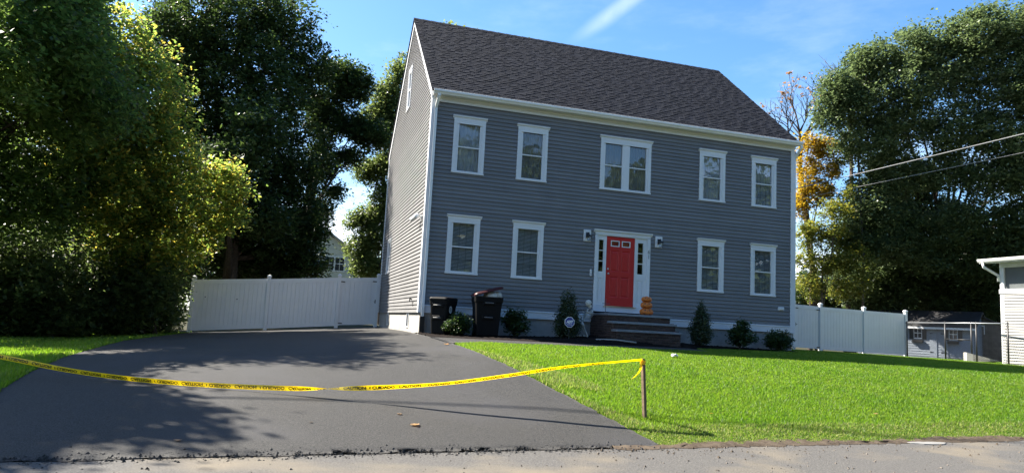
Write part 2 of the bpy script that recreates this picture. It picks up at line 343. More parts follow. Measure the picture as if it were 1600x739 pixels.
# turf base under the blades
def lawn_mask(x, y):
    t = tdist(x, y); front = np.interp(x, [-2.5, -1.6, 0, 2, 4.7, 5.2, 9.6, 9.7], [-4.75, -3.95, -3.55, -3.35, -3.1, -1.5, -0.65, 5.9])
    return (t > 0.05) & (x > edge_x(y) + 0.02) & (y < front)
def left_mask(x, y):
    lx = np.interp(y, [-12.3, -10.5, -8.2, -5.5, -2.8, 1.0, 5.0, 8.6], [-8.45, -8.75, -8.95, -9.2, -9.35, -9.6, -9.3, -8.9])
    return (tdist(x, y) > 0.3) & (x < lx - 0.02) & (x > -15) & (y < 8.4)
sheet('lawn_soil', np.arange(-2.6, 34, 0.12), np.arange(-11.9, 6.3, 0.12), lambda x, y: lawn_mask(x, y) , -0.012, M_TURF)
sheet('side_lawn_soil', np.arange(-15, -8.2, 0.12), np.arange(-12.4, 8.5, 0.12), left_mask, -0.012, M_TURF)
# bare soil lip along the road
V = []; rg = np.random.default_rng(11)
ss_ = np.arange(5.9, 60, 0.09)
for s in ss_:
    w = 0.10 + 0.05 * math.sin(s * 1.7) + rg.normal(0, 0.025)
    for k, (t, h) in enumerate(((-0.07 + rg.normal(0, 0.03), 0.004), (0.03, 0.018 + rg.normal(0, 0.010)), (w * 0.6, 0.014 + rg.normal(0, 0.010)), (w + 0.12, -0.01))):
        p = rp(s, t); V.append((p[0], p[1], zf(*p) + h))
I = np.arange(len(V)).reshape(-1, 4)
npmesh('soil_verge', np.array(V), np.stack([I[:-1, :-1], I[1:, :-1], I[1:, 1:], I[:-1, 1:]], -1).reshape(-1, 4), M_SOIL, None, 'structure')
# crumbs of asphalt and grit along the driveway lip and the verge
def crumbs(name, n, sfun, mat_, r0, r1, seed):
    rg = np.random.default_rng(seed); mb = MB()
    for i in range(n):
        x, y, dz = sfun(rg); r = r0 + (r1 - r0) * rg.random() ** 2.5; z = zf(x, y) + dz
        vs = []
        for dx, dy, dz2 in ((1, 0, 0), (-.5, .85, 0), (-.6, -.8, 0), (.1, .1, 0.9)):
            vs.append((x + dx * r * (0.7 + 0.6 * rg.random()), y + dy * r * (0.7 + 0.6 * rg.random()), z + dz2 * r * (0.5 + 0.6 * rg.random())))
        mb.mesh(vs, [(0, 1, 3), (1, 2, 3), (2, 0, 3)])
    return obj(name, mb, mat_, None, kind='stuff')
def lip(rg):
    u = rg.random(); x = -8.4 + 7.1 * u; y = -12.25 + 0.78 * u + rg.normal(0, 0.10); return x, y, 0.012 * (rg.random() < .5)
crumbs('asphalt_crumbs', 2200, lip, M_ASPH, 0.005, 0.024, 3)
def verge(rg):
    s = 5.5 + 26 * rg.random() ** 1.3; p = rp(s, -0.12 + abs(rg.normal(0, 0.16)) * (1 if rg.random() < .5 else -2.2)); return p[0], p[1], 0.006
crumbs('road_grit', 1400, verge, M_SOIL, 0.004, 0.022, 4)
def roadp(rg):
    p = rp(-3 + 24 * rg.random(), -3.2 * rg.random()); return p[0], p[1], 0.002
crumbs('road_pebbles', 1800, roadp, mat('road pebble', (0.10, 0.085, 0.07), 0.9, 0.2, island=0.6), 0.004, 0.022, 6)
# mulch bed: lumpy mound against the foundation
def bed_front(x): return np.interp(x, [-2.5, -1.5, 0, 2.3, 4.7, 5.2, 7.5, 9.5], [-2.45, -2.45, -2.4, -2.2, -1.85, -1.3, -0.65, -0.5])
def mulchz(X, Y):
    d = np.clip((Y - bed_front(X)) / 0.5, 0, 1); rg = np.random.default_rng(2)
    hump = np.interp(X, [-2.5, -1, 1.5, 2.5, 4.8, 6, 9.6], [0.05, 0.05, 0.12, 0.20, 0.16, 0.09, 0.06])
    return zg(X, Y) - 0.02 + hump * d * (2 - d) + rg.normal(0, 0.012, X.shape) * (d > 0) - 0.1 * (d <= 0)
sheet('mulch_bed', np.arange(-2.5, 9.6, 0.06), np.arange(-2.5, 0.1, 0.06), lambda x, y: (y > bed_front(x) - 0.06) & ~((x > -10) & (x < -2.42)), 0.0, M_MULCH, zfun=mulchz)
def mz(x, y): return float(mulchz(np.array([x]), np.array([y]))[0])

# ------------------------------------------------------------------ grass blades
def blades(name, n, xr, yr, mask, hgt, mat_, seed, dens_pow=1.7, wk=0.00085):
    rg = np.random.default_rng(seed); P = []; tot = 0
    cx, cy = CAM.x, CAM.y
    while tot < n:
        x = rg.uniform(*xr, 400000); y = rg.uniform(*yr, 400000)
        d = np.hypot(x - cx, y - cy); keep = mask(x, y) & (rg.random(400000) < (8.0 / np.maximum(d, 8.0)) ** dens_pow)
        q = np.stack([x[keep], y[keep], d[keep]], -1); P.append(q); tot += len(q)
    P = np.concatenate(P)[:n]; x, y, d = P.T
    z = zg(x, y) - 0.015
    clump = np.sin(x * 2.1 + 1.3 * np.sin(y * 1.7)) * np.sin(y * 2.6 + np.sin(x * 1.1)) * 0.18 + 1
    edge = np.clip(tdist(x, y) / 0.8, 0.35, 1)
    h = hgt * (0.55 + 0.75 * rg.random(n)) * clump * edge; a = rg.uniform(0, 2 * np.pi, n); w = np.maximum(0.0035, d * wk) * (0.7 + .6 * rg.random(n))
    lean = h * rg.uniform(0.1, 0.75, n); la = rg.uniform(0, 2 * np.pi, n)
    B = np.stack([x, y, z], -1); W2 = np.stack([np.cos(a) * w, np.sin(a) * w, np.zeros(n)], -1)
    Tp = B + np.stack([np.cos(la) * lean, np.sin(la) * lean, h], -1)
    V = np.stack([B - W2, B + W2, Tp], 1).reshape(-1, 3); F = np.arange(3 * n).reshape(n, 3)
    return npmesh(name, V, F, mat_, None, 'stuff', k=3)
def rsel(x, y): return .55 + .45 * np.sin(y * 2.3 + x * 3.1)
blades('lawn_grass', 760000, (-2.5, 30), (-11.8, 6.2), lambda x, y: lawn_mask(x, y), 0.054, M_GRASS, 21, wk=0.0007)
blades('verge_grass', 42000, (-2.4, 24), (-11.8, -6), lambda x, y: lawn_mask(x, y) & ((tdist(x, y) < 0.75) | ((x - edge_x(y)) < 0.9 * rsel(x, y))), 0.07, M_GRASS2, 22, wk=0.001)
blades('side_grass', 90000, (-15, -8.2), (-12.2, 8.4), left_mask, 0.075, M_GRASS, 23, wk=0.0012)

# ------------------------------------------------------------------ the house
XL, XR, DP = -2.366, 9.548, 9.154
ZE, ZP = 5.60, 9.50
EXPO = 0.110
house = thing('house', 'two-storey grey clapboard house with red front door and white trimmed windows', 'house', ((XL + XR) / 2, DP / 2, -1.1))
f = MB(); f.box(XL + .03, XR - .03, .03, DP - .03, -1.7, -.30)
obj('foundation', f, M_CONC, house)
WIN_U = [-1.282, .600, 6.518, 8.400]; UB, UT, UC, UG0, UG1 = 3.402, 4.90, 5.034, 3.473, 4.829
LB, LT, LC, LG0, LG1 = .599, 2.10, 2.234, .676, 2.026
HW = .457
holes_f = [(c - HW + .03, c + HW - .03, UB + .03, UC - .05) for c in WIN_U] + [(c - HW + .03, c + HW - .03, LB + .03, LC - .05) for c in WIN_U]
holes_f += [(3.56 - .80, 3.56 + .80, UB + .03, UC - .05), (2.70, 4.42, -.35, 2.12)]
def courses(parent, name, n, z0, rng, holes, place, matl):
    """Lapped clapboards, one object per course. rng(z)->(a,b) extent along the wall; place(a, out, z) -> world point."""
    for i in range(n):
        za, zb = z0 + i * EXPO, z0 + (i + 1) * EXPO + 0.006
        r = rng((za + zb) / 2)
        if r is None: continue
        a0, a1 = r; cuts = {a0, a1}
        for h in holes:
            if h[2] < zb and h[3] > za:
                for q in h[:2]:
                    if a0 < q < a1: cuts.add(q)
        cs = sorted(cuts); runs = []
        for p, q in zip(cs[:-1], cs[1:]):
            iv = [(za, zb)]; mid = (p + q) / 2
            for h in holes:
                if h[0] <= mid <= h[1]:
                    nv = []
                    for lo, hi in iv:
                        if h[3] <= lo or h[2] >= hi: nv.append((lo, hi)); continue
                        if h[2] > lo + .015: nv.append((lo, h[2]))
                        if h[3] < hi - .015: nv.append((h[3], hi))
                    iv = nv
            for lo, hi in iv:
                if runs and runs[-1][1] == p and runs[-1][2:] == (lo, hi): runs[-1] = (runs[-1][0], q, lo, hi)
                else: runs.append((p, q, lo, hi))
        for p, q, lo, hi in runs:
            oa = .031 - .030 * (lo - za) / (zb - za); ob = .031 - .030 * (hi - za) / (zb - za); mb = MB()
            mb.mesh([place(p, 0, lo), place(q, 0, lo), place(q, oa, lo), place(p, oa, lo), place(p, ob, hi), place(q, ob, hi)], [(0, 1, 2, 3), (3, 2, 5, 4)])
            PIECES.append((q - p, mb, matl))
PIECES = []
courses(house, 'front', 52, -.275, lambda z: (XL + .13, XR - .13) if z < 5.42 else None, holes_f, lambda a, o, z: (a, -o, z), M_SIDE)
SL = (ZP - ZE) / (DP / 2)
def gab(z):
    if z <= ZE: return (.13, DP - .13)
    d = (z - ZE) / SL
    return (d, DP - d) if DP - 2 * d > .15 else None
AT0, AT1, ATB, ATT = 4.38, 5.14, 6.40, 7.90
SW0, SW1, SWB, SWT = 6.75, 7.62, .90, 2.20
holes_g = [(AT0 + .02, AT1 - .02, ATB + .02, ATT - .02), (SW0 + .02, SW1 - .02, SWB + .02, SWT - .02)]
courses(house, 'gable', 91, -.50, gab, holes_g, lambda a, o, z: (XL - o, a, z), M_SIDE)
# the 300 longest boards are parts, the short offcuts round the openings are joined
PIECES.sort(key=lambda k: -k[0]); off = MB()
for k, (l_, mb, m_) in enumerate(PIECES):
    if k < 298: obj('clapboard', mb, m_, house)
    else: off.mesh(mb.v, mb.f)
if off.v: obj('clapboard_offcuts', off, M_SIDE, house, kind='stuff')
# right and rear walls, plain sheathing with the same boards
w = MB()
for i in range(91):
    z = -.5 + i * EXPO; r = gab(z + .05)
    if not r: continue
    w.mesh([(XR, r[0], z), (XR, r[1], z), (XR + .016, r[1], z), (XR + .016, r[0], z), (XR + .001, r[0], z + .115), (XR + .001, r[1], z + .115)], [(3, 2, 1, 0), (4, 5, 2, 3)])
    if z < ZE - .1: w.mesh([(XL, DP, z), (XR, DP, z), (XR, DP + .016, z), (XL, DP + .016, z), (XL, DP + .001, z + .115), (XR, DP + .001, z + .115)], [(0, 1, 2, 3), (3, 2, 5, 4)])
o = obj('wall', w, M_SIDE, house); o['kind'] = 'stuff'
f = MB(); f.box(XL + .2, XR - .2, .2, DP - .2, -.02, 0); f.box(XL + .2, XR - .2, .2, DP - .2, 2.7, 2.75); f.box(XL + .05, XR - .05, .05, DP - .05, 5.46, 5.5)
f.box(XL + .2, XR - .2, 3.0, 3.08, .0, 2.7); f.box(XL + .2, XR - .2, 3.0, 3.08, 2.75, 5.46)
obj('interior', f, M_DARK, house)
# trim
for sx in (0, 1):
    for y0 in (0, 1):
        t = MB()
        xa, xb = ((XL - .034, XL + .13) if sx == 0 else (XR - .13, XR + .034)); ya, yb = ((-.038, .13) if y0 == 0 else (DP - .13, DP + .038))
        b0 = -.50
        t.box(xa, xb, ya, (ya + .05 if y0 == 0 else yb - .0), b0, 5.36) if y0 == 0 else t.box(xa, xb, yb - .05, yb, b0, 5.36)
        if sx == 0: t.box(xa - .004, xa + .03, ya + .002 if y0 == 0 else ya, yb if y0 == 0 else yb - .002, b0 + .002, 5.62 if y0 else 5.62)
        else: t.box(xb - .03, xb + .004, ya + .002, yb - .002, b0 + .002, 5.36)
        obj('corner_board', t, M_TRIM, house)
t = MB(); t.box(XL + .13, XR - .13, -.034, .02, -.50, -.315); t.hexa([(XL + .13, -.055, -.315), (XR - .13, -.055, -.315), (XR - .13, .02, -.315), (XL + .13, .02, -.315), (XL + .13, -.05, -.292), (XR - .13, -.05, -.292), (XR - .13, .02, -.268), (XL + .13, .02, -.268)])
obj('skirt_board', t, M_TRIM, house)
t = MB(); t.box(XL + .0, XR - .0, -.036, .02, 5.36, 5.50); t.box(XL, XR, -.075, -.034, 5.44, 5.50); obj('frieze_board', t, M_TRIM, house)
t = MB(); t.box(XL - .03, XR + .03, -.20, .04, 5.503, 5.515); t.box(XL - .03, XR + .03, -.21, -.19, 5.50, 5.60); obj('soffit', t, M_TRIM, house)
# gutter: K profile, open at the top
def gutter(name, x0, x1, y0, z0):
    pr = [(0, 0), (-.075, 0), (-.085, .022), (-.105, .05), (-.125, .062), (-.128, .115), (-.118, .121), (-.118, .11), (-.105, .068), (-.07, .012), (-.008, .012), (-.004, .12), (0, .12)]
    g = MB(); g.loft([[(x, y0 + a, z0 + b) for a, b in pr] for x in (x0, x1)], cap=True)
    return obj(name, g, M_GUT, house)
gutter('gutter', XL - .05, XR + .11, -.212, 5.50)
d = MB(); d.bar((XL + .11, -.27, 5.50), (XL + .11, -.27, 5.44), .075, .055, (0, 1, 0)); d.bar((XL + .11, -.27, 5.45), (XL + .08, -.082, 5.16), .075, .055, (0, 1, 0)); d.bar((XL + .08, -.080, 5.18), (XL + .08, -.080, -.62), .075, .055, (0, 1, 0))
ds = obj('downspout', d, M_GUT, house)
d = MB(); d.bar((XL + .08, -.075, -.6), (XL + .08, -.075, -1.25), .12, .11, (0, 1, 0)); obj('drain_boot', d, M_BLACK, ds)
d = MB(); d.bar((XR + .08, -.27, 5.50), (XR + .08, -.27, 5.42), .075, .055, (0, 1, 0)); d.bar((XR + .08, -.27, 5.44), (XR + .075, .06, 5.12), .07, .055, (0, 1, 0)); d.bar((XR + .075, .06, 5.14), (XR + .075, .06, -.9), .07, .055, (0, 1, 0)); obj('downspout', d, M_GUT, house)
# rake boards on both gables
for X, s in ((XL, -1), (XR, 1)):
    for yy in (0, 1):
        ya, yb = ((-.03, DP / 2) if yy == 0 else (DP + .03, DP / 2)); t = MB(); za = ZE + .03
        x0, x1 = sorted((X + s * .001, X + s * .05))
        zb = ZP + .075
        t.hexa([(x0, ya, za - .2), (x1, ya, za - .2), (x1, yb, zb - .2), (x0, yb, zb - .2), (x0, ya, za), (x1, ya, za), (x1, yb, zb), (x0, yb, zb)] if yy == 0 else [(x1, ya, za - .2), (x0, ya, za - .2), (x0, yb, zb - .2), (x1, yb, zb - .2), (x1, ya, za), (x0, ya, za), (x0, yb, zb), (x1, yb, zb)])
        obj('rake_board', t, M_TRIM, house)
# roof: deck, shingles in courses, ridge caps
Y0, Z0 = -.235, 5.595; YR, ZRG = DP / 2, ZP + .10
roof = MB(); X0, X1 = XL - .085, XR + .085
dyz = Vector((0, YR - Y0, ZRG - Z0)); LEN = dyz.length; dv = dyz.normalized(); nv = Vector((0, -dv.z, dv.y))
def rf(x, s, h): p = Vector((x, Y0, Z0)) + dv * s + nv * h; return (p.x, p.y, p.z)
def rb(x, s, h): p = rf(x, s, h); return (p[0], DP - p[1], p[2])
roof.hexa([rf(X0, 0, -.03), rf(X1, 0, -.03), rf(X1, LEN - .02, -.03), rf(X0, LEN - .02, -.03), rf(X0, 0, 0), rf(X1, 0, 0), rf(X1, LEN, 0), rf(X0, LEN, 0)])
roof.hexa([rb(X0, 0, -.03), rb(X0, LEN - .02, -.03), rb(X1, LEN - .02, -.03), rb(X1, 0, -.03), rb(X0, 0, 0), rb(X0, LEN, 0), rb(X1, LEN, 0), rb(X1, 0, 0)])
roof_o = obj('roof', roof, M_ROOF, house)
def shingle(mb, fn, x0, x1, s0, e, th):
    mb.mesh([fn(x0, s0, 0.0), fn(x1, s0, 0.0), fn(x1, s0, th), fn(x0, s0, th), fn(x0, s0 + e + .03, .003), fn(x1, s0 + e + .03, .003)], [(0, 1, 2, 3), (3, 2, 5, 4), (0, 3, 4), (1, 5, 2)])
rs = random.Random(4); SE = .143; nrow = int(LEN / SE); restf = MB(); count = 0
for i in range(nrow):
    x = X0 - .004 - rs.random() * .2; k = 0
    while x < X1:
        wd = rs.choice((.13, .17, .2, .24, .3)) + rs.random() * .04; a, b = max(x, X0 - .004), min(x + wd - .005, X1 + .004)
        if b - a > .02:
            th = (.019 if k % 2 else .009) + rs.random() * .003
            jog = rs.choice((0, 0, 0, -.02))
            if count < 298 and i < 8:
                mb = MB(); shingle(mb, rf, a, b, i * SE + jog * (i > 0), SE - jog, th); obj('shingle', mb, M_ROOF, roof_o); count += 1
            else: shingle(restf, rf, a, b, i * SE + jog, SE - jog, th)
        x += wd; k += 1
obj('shingles', restf, M_ROOF, roof_o, kind='stuff')
back = MB()
for i in range(nrow): shingle(back, rb, X0, X1, i * SE, SE, .012)
for fc in range(len(back.f)): back.f[fc] = tuple(reversed(back.f[fc]))
obj('rear_shingles', back, M_ROOF, roof_o, kind='stuff')
for i in range(40):
    xa = X0 + (X1 - X0) * i / 40; xb = X0 + (X1 - X0) * (i + 1.12) / 40; mb = MB(); h0, h1 = .012, .024
    rid = lambda x, s, h: (rf(x, LEN - s, h))
    mb.mesh([rf(xa, LEN - .15, h1), rf(min(xb, X1 + .004), LEN - .15, h0), (min(xb, X1 + .004), YR, ZRG + h0 + .012), (xa, YR, ZRG + h1 + .012), rb(min(xb, X1 + .004), LEN - .15, h0), rb(xa, LEN - .15, h1)], [(0, 1, 2, 3), (3, 2, 4, 5), (0, 3, 5)])
    obj('ridge_cap', mb, M_ROOF, roof_o)

# ---- windows
def window(loc, rot, w, gb, gt, h, cap, style, twin=False, grid=(3, 2), casing=.09):
    """Local frame: x right, -y outwards, z up, origin at the sill centre. w = half width of the casing; gb/gt glass bottom/top above origin."""
    wo = MB(); hw = w
    wo.box(-hw, -hw + casing, -.042, .02, .045, h); wo.box(hw - casing, hw, -.042, .02, .045, h); wo.box(-hw + casing, hw - casing, -.042, .02, h - casing, h)
    win = obj('window', wo, M_TRIM, house, local=True); win.location = Vector(loc) - wloc(house); win.rotation_euler = (0, 0, rot)
    s = MB(); s.box(-hw - .012, hw + .012, -.055, .02, 0, .045); obj('sill', s, M_TRIM, win, local=True)
    if cap:
        s = MB(); s.box(-hw - .004, hw + .004, -.046, .02, h + .0, h + .055); prf = [(-.047, .055), (-.05, .075), (-.08, .10), (-.085, .135), (.02, .135), (.02, .055)]
        s.loft([[(x, a * (1 if True else 1), h + b) for a, b in prf] for x in (-hw - .04, hw + .04)])
        obj('head_cap', s, M_TRIM, win, local=True)
    bays = [(-hw + casing, hw - casing)] if not twin else [(-hw + casing, -.055), (.055, hw - casing)]
    if twin: s = MB(); s.box(-.055, .055, -.028, .02, .045, h - casing); obj('mullion', s, M_TRIM, win, local=True)
    top = h - casing; zm = (gb + gt) / 2; fr = .065
    for a, b in bays:
        s = MB(); s.box(a, a + fr, -.022, .06, .045, top); s.box(b - fr, b, -.022, .06, .045, top); s.box(a + fr, b - fr, -.022, .06, gt, top); s.box(a + fr, b - fr, -.022, .06, .045, gb)
        obj('frame', s, M_TRIM, win, local=True)
        ga, gz = a + fr, b - fr
        s = MB(); s.box(ga, gz, -.018, .03, zm - .016, zm + .016); obj('meeting_rail', s, M_TRIM, win, local=True)
        for z0, z1, yy in ((zm + .016, gt, .02), (gb, zm - .016, .004)):
            s = MB(); s.box(ga, gz, yy, yy + .004, z0, z1); obj('pane', s, M_GLASS, win, local=True)
            if grid:
                s = MB(); nx, nz = grid
                for i in range(1, nx): x = ga + (gz - ga) * i / nx; s.box(x - .007, x + .007, yy + .006, yy + .012, z0, z1)
                for i in range(1, nz): z = z0 + (z1 - z0) * i / nz; s.box(ga, gz, yy + .0125, yy + .017, z - .007, z + .007)
                obj('muntin', s, mat('muntin grey', (0.24, 0.25, 0.26), .5, var=.05), win, local=True)
        if style == 'blind':
            s = MB(); z = gb + .01
            while z < gt: s.mesh([(ga - .01, .07, z), (gz + .01, .07, z), (gz + .01, .086, z + .027), (ga - .01, .086, z + .027)], [(0, 1, 2, 3)]); z += .038
            o = obj('blind', s, M_BLIND, win, local=True); o['kind'] = 'stuff'
        else:
            s = MB(); n = 28
            lo = gb if style != 'half' else gb
            for i in range(n):
                xa, xb = ga - .01 + (gz - ga + .02) * i / n, ga - .01 + (gz - ga + .02) * (i + 1) / n
                ya, yb = .085 + .012 * math.sin(i * 1.35), .085 + .012 * math.sin((i + 1) * 1.35)
                s.poly([(xa, ya, lo), (xb, yb, lo), (xb, yb, gt), (xa, ya, gt)])
            obj('curtain', s, M_CURT if style == 'sheer' else M_CURT2, win, smooth=True, local=True)
    return win
for i, c in enumerate(WIN_U):
    window((c, 0, UB), 0, HW, UG0 - UB, UG1 - UB, UT - UB, True, ('sheer', 'drape', 'sheer', 'sheer')[i], grid=((None), (3, 2), None, (3, 2))[i])
    window((c, 0, LB), 0, HW, LG0 - LB, LG1 - LB, LT - LB, True, 'blind')
window((3.56, 0, UB), 0, .83, UG0 - UB, UG1 - UB, UT - UB, True, 'drape', twin=True)
window((XL, (AT0 + AT1) / 2, ATB), -math.pi / 2, (AT1 - AT0) / 2, .11, 1.36, ATT - ATB, False, 'blind', grid=None, casing=.07)
window((XL, (SW0 + SW1) / 2, SWB), -math.pi / 2, (SW1 - SW0) / 2, .11, 1.17, SWT - SWB, False, 'drape', grid=None, casing=.07)
for yb in (2.05, 6.55):     # basement lights in the foundation
    s = MB(); xo = XL + .03
    for a in ((-.02, .03, -.20, .20, -.94, -.90), (-.02, .03, -.20, .20, -.55, -.51), (-.02, .03, -.20, -.15, -.9, -.55), (-.02, .03, .15, .20, -.9, -.55)): s.box(xo + a[0], xo + a[1], yb + a[2], yb + a[3], a[4], a[5])
    bw = obj('window', s, M_TRIM, house); s = MB(); s.box(xo - .008, xo - .004, yb - .15, yb + .15, -.9, -.55); obj('pane', s, mat('dark basement glass', (.02, .022, .025), .1, .6, var=.1), bw)

# ---- entrance
ent = MB(); ent.box(2.66, 2.76, -.042, .04, -.18, 2.05); ent.box(4.35, 4.45, -.042, .04, -.18, 2.05); ent.box(2.76, 4.35, -.035, .04, 2.04, 2.06)
ent.box(2.66, 4.45, -.044, .04, 2.06, 2.14); prf = [(-.045, 2.12), (-.05, 2.14), (-.085, 2.165), (-.09, 2.205), (.04, 2.205), (.04, 2.12)]
ent.loft([[(x, a, b) for a, b in prf] for x in (2.61, 4.50)])
ent.box(2.985, 3.035, -.015, .06, 0.0, 2.04); ent.box(3.957, 4.007, -.015, .06, 0.0, 2.04); ent.box(2.76, 4.35, -.03, .06, -.18, -.005)
surr = obj('door_surround', ent, M_TRIM, house)
s = MB(); s.box(2.98, 4.01, -.075, -.03, -.03, -.004); obj('threshold', s, M_STEEL, surr)
for a, b in ((2.76, 2.985), (4.007, 4.35)):
    g0, g1 = (2.80, 2.945) if a < 3 else (4.06, 4.235)
    s = MB(); s.box(a, g0, .0, .05, .0, 2.04); s.box(g1, b, .0, .05, .0, 2.04); s.box(g0, g1, .0, .05, 1.91, 2.04); s.box(g0, g1, .0, .05, .80, .98); s.box(g0, g1, .0, .05, .0, .10); s.box(g0, g1, .018, .05, .10, .80); s.box(g0 + .03, g1 - .03, .008, .02, .14, .76)
    sl = obj('sidelight', s, M_TRIM, surr)
    s = MB(); s.box(g0, g1, .02, .026, .98, 1.91); obj('pane', s, M_GLASS, sl)
    for z in (1.29, 1.60): s = MB(); s.box(g0, g1, .012, .02, z - .012, z + .012); obj('muntin', s, M_TRIM, sl)
D0, D1 = 3.039, 3.953
def dpanel(mb, x0, x1, z0, z1):     # raised panel set in a recess
    mb.mesh([(x0, .012, z0), (x1, .012, z0), (x1, .012, z1), (x0, .012, z1), (x0 + .03, .03, z0 + .03), (x1 - .03, .03, z0 + .03), (x1 - .03, .03, z1 - .03), (x0 + .03, .03, z1 - .03), (x0 + .07, .016, z0 + .07), (x1 - .07, .016, z0 + .07), (x1 - .07, .016, z1 - .07), (x0 + .07, .016, z1 - .07)],
            [(0, 1, 5, 4), (1, 2, 6, 5), (2, 3, 7, 6), (3, 0, 4, 7), (4, 5, 9, 8), (5, 6, 10, 9), (6, 7, 11, 10), (7, 4, 8, 11), (8, 9, 10, 11)])
s = MB(); px = (D0, D0 + .14, D0 + .42, D0 + .494, D0 + .774, D1); pz = (0.005, .25, .86, 1.0, 1.63, 1.74, 1.92, 2.03)
for i in range(5):
    for j in range(7):
        if i in (1, 3) and j in (1, 3, 5): continue
        s.poly([(px[i], .012, pz[j]), (px[i + 1], .012, pz[j]), (px[i + 1], .012, pz[j + 1]), (px[i], .012, pz[j + 1])])
for i in (1, 3):
    for j in (1, 3): dpanel(s, px[i], px[i + 1], pz[j], pz[j + 1])
s.poly([(D0, .055, 0), (D0, .055, 2.03), (D1, .055, 2.03), (D1, .055, 0)])
for a, b in ((D0, .012), (D1, .012)): s.poly([(a, .012, 0), (a, .055, 0), (a, .055, 2.03), (a, .012, 2.03)])
door = obj('front_door', s, M_DOOR, house)
for i in (1, 3):
    x0, x1, z0, z1 = px[i] + .0, px[i + 1] - .0, pz[5], pz[6]; t = MB()
    t.box(x0, x0 + .025, .004, .03, z0, z1); t.box(x1 - .025, x1, .004, .03, z0, z1); t.box(x0 + .025, x1 - .025, .004, .03, z1 - .025, z1); t.box(x0 + .025, x1 - .025, .004, .03, z0, z0 + .025)
    obj('door_light', t, M_TRIM, door); t = MB(); t.box(x0 + .025, x1 - .025, .018, .024, z0 + .025, z1 - .025); obj('pane', t, M_GLASS, door)
t = MB(); t.lathe((D0 + .07, 0, 0), [(.001, -.0)], 8) if False else None
t.ball((D0 + .07, -.045, .93), (.03, .025, .03), 12, 8); t.bar((D0 + .07, -.03, .93), (D0 + .07, .012, .93), .024); obj('door_knob', t, M_STEEL, door, True)
t = MB(); t.ball((D0 + .07, .002, 1.07), (.03, .02, .03), 12, 6); obj('deadbolt', t, M_STEEL, door, True)
# house number, doorbell, lanterns, vents, flood light, tap
def text_mb(txt, size, bold=0.0):
    cu = bpy.data.curves.new('lettering', 'FONT'); cu.body = txt; cu.size = size; cu.align_x = 'LEFT'; cu.offset = bold; cu.resolution_u = 3
    o = bpy.data.objects.new('lettering', cu); COL.objects.link(o); bpy.context.view_layer.update()
    me = bpy.data.meshes.new_from_object(o.evaluated_get(bpy.context.evaluated_depsgraph_get()))
    vs = [(v.co.x, v.co.y) for v in me.vertices]; fs = [tuple(p.vertices) for p in me.polygons]
    bpy.data.objects.remove(o); bpy.data.curves.remove(cu); bpy.data.meshes.remove(me)
    x0, x1 = min(v[0] for v in vs), max(v[0] for v in vs); y0, y1 = min(v[1] for v in vs), max(v[1] for v in vs)
    return [(a - x0, b - y0) for a, b in vs], fs, x1 - x0, y1 - y0
for k, ch in enumerate('61'):
    vs, fs, tw, th = text_mb(ch, .16, .006); s = MB(); s.mesh([(4.40 - tw / 2 + a, -.0485, 1.60 - k * .145 + b) for a, b in vs], fs)
    obj('house_number', s, M_STEEL if False else mat('number grey', (.30, .31, .32), .4, .5, var=.1), house)
s = MB(); s.bbox(2.53, 2.585, -.05, -.01, .82, 1.02, .01); db = obj('doorbell', s, M_TRIM, house)
s = MB(); s.ball((2.5575, -.052, .88), (.014, .008, .014), 8, 5); obj('button', s, M_BLACK, db)
for cx in (2.405, 4.725):
    s = MB(); s.bbox(cx - .115, cx + .115, -.045, .0, 1.82, 2.16, .008); lt = obj('wall_lantern', s, M_TRIM, house)
    s = MB(); s.bbox(cx - .055, cx + .055, -.065, -.045, 1.92, 2.08, .01); s.tube([(cx, -.06, 2.03), (cx, -.12, 2.07), (cx, -.17, 2.05), (cx, -.18, 2.0)], .012, 8)
    s.lathe((cx, -.18, 1.92), [(.012, .10), (.02, .085), (.085, .045), (.09, .03), (.06, .03)], 12); s.lathe((cx, -.18, 1.83), [(.05, 0), (.055, .008), (.03, .012)], 12)
    for a in range(6): s.tube([(cx + .052 * math.cos(a * 1.047), -.18 + .052 * math.sin(a * 1.047), 1.84), (cx + .062 * math.cos(a * 1.047), -.18 + .062 * math.sin(a * 1.047), 1.95)], .004, 5)
    obj('lantern_body', s, M_BLACK, lt, True); s = MB(); s.lathe((cx, -.18, 1.838), [(.040, 0), (.052, .105)], 12); obj('lantern_glass', s, M_GLASS, lt)
s = MB(); s.bbox(8.965, 9.185, -.05, .0, .18, .30, .012); s.bbox(8.99, 9.16, -.075, -.05, .20, .28, .01); obj('vent_cover', s, M_TRIM, house)
s = MB(); s.bbox(XL - .05, XL, .40, .52, 2.08, 2.2, .01); fl = obj('flood_light', s, M_TRIM, house)
for k, (dy, dz) in enumerate(((-.12, .14), (.22, .1))):
    s = MB(); s.tube([(XL - .05, .46, 2.14), (XL - .1, .46 + dy * .5, 2.14 + dz * .3)], .015, 7); s.tube([(XL - .09, .46 + dy * .5, 2.14 + dz * .3), (XL - .15, .46 + dy, 2.14 + dz * .2), (XL - .24, .46 + dy * 1.8, 2.12 - .02)], [.025, .055, .07], 10); obj('lamp_head', s, M_TRIM, fl, True)
s = MB(); s.tube([(XL, 1.25, -.12), (XL - .09, 1.25, -.12)], .018, 8); s.tube([(XL - .07, 1.25, -.12), (XL - .08, 1.25, -.19)], .014, 8); s.tube([(XL - .06, 1.20, -.09), (XL - .06, 1.30, -.09)], .012, 8); obj('garden_tap', s, M_BLACK, house)
s = MB(); s.bbox(XL - .03, XL, .95, 1.05, -.32, -.2, .01); obj('outlet_cover', s, M_BLACK, house)

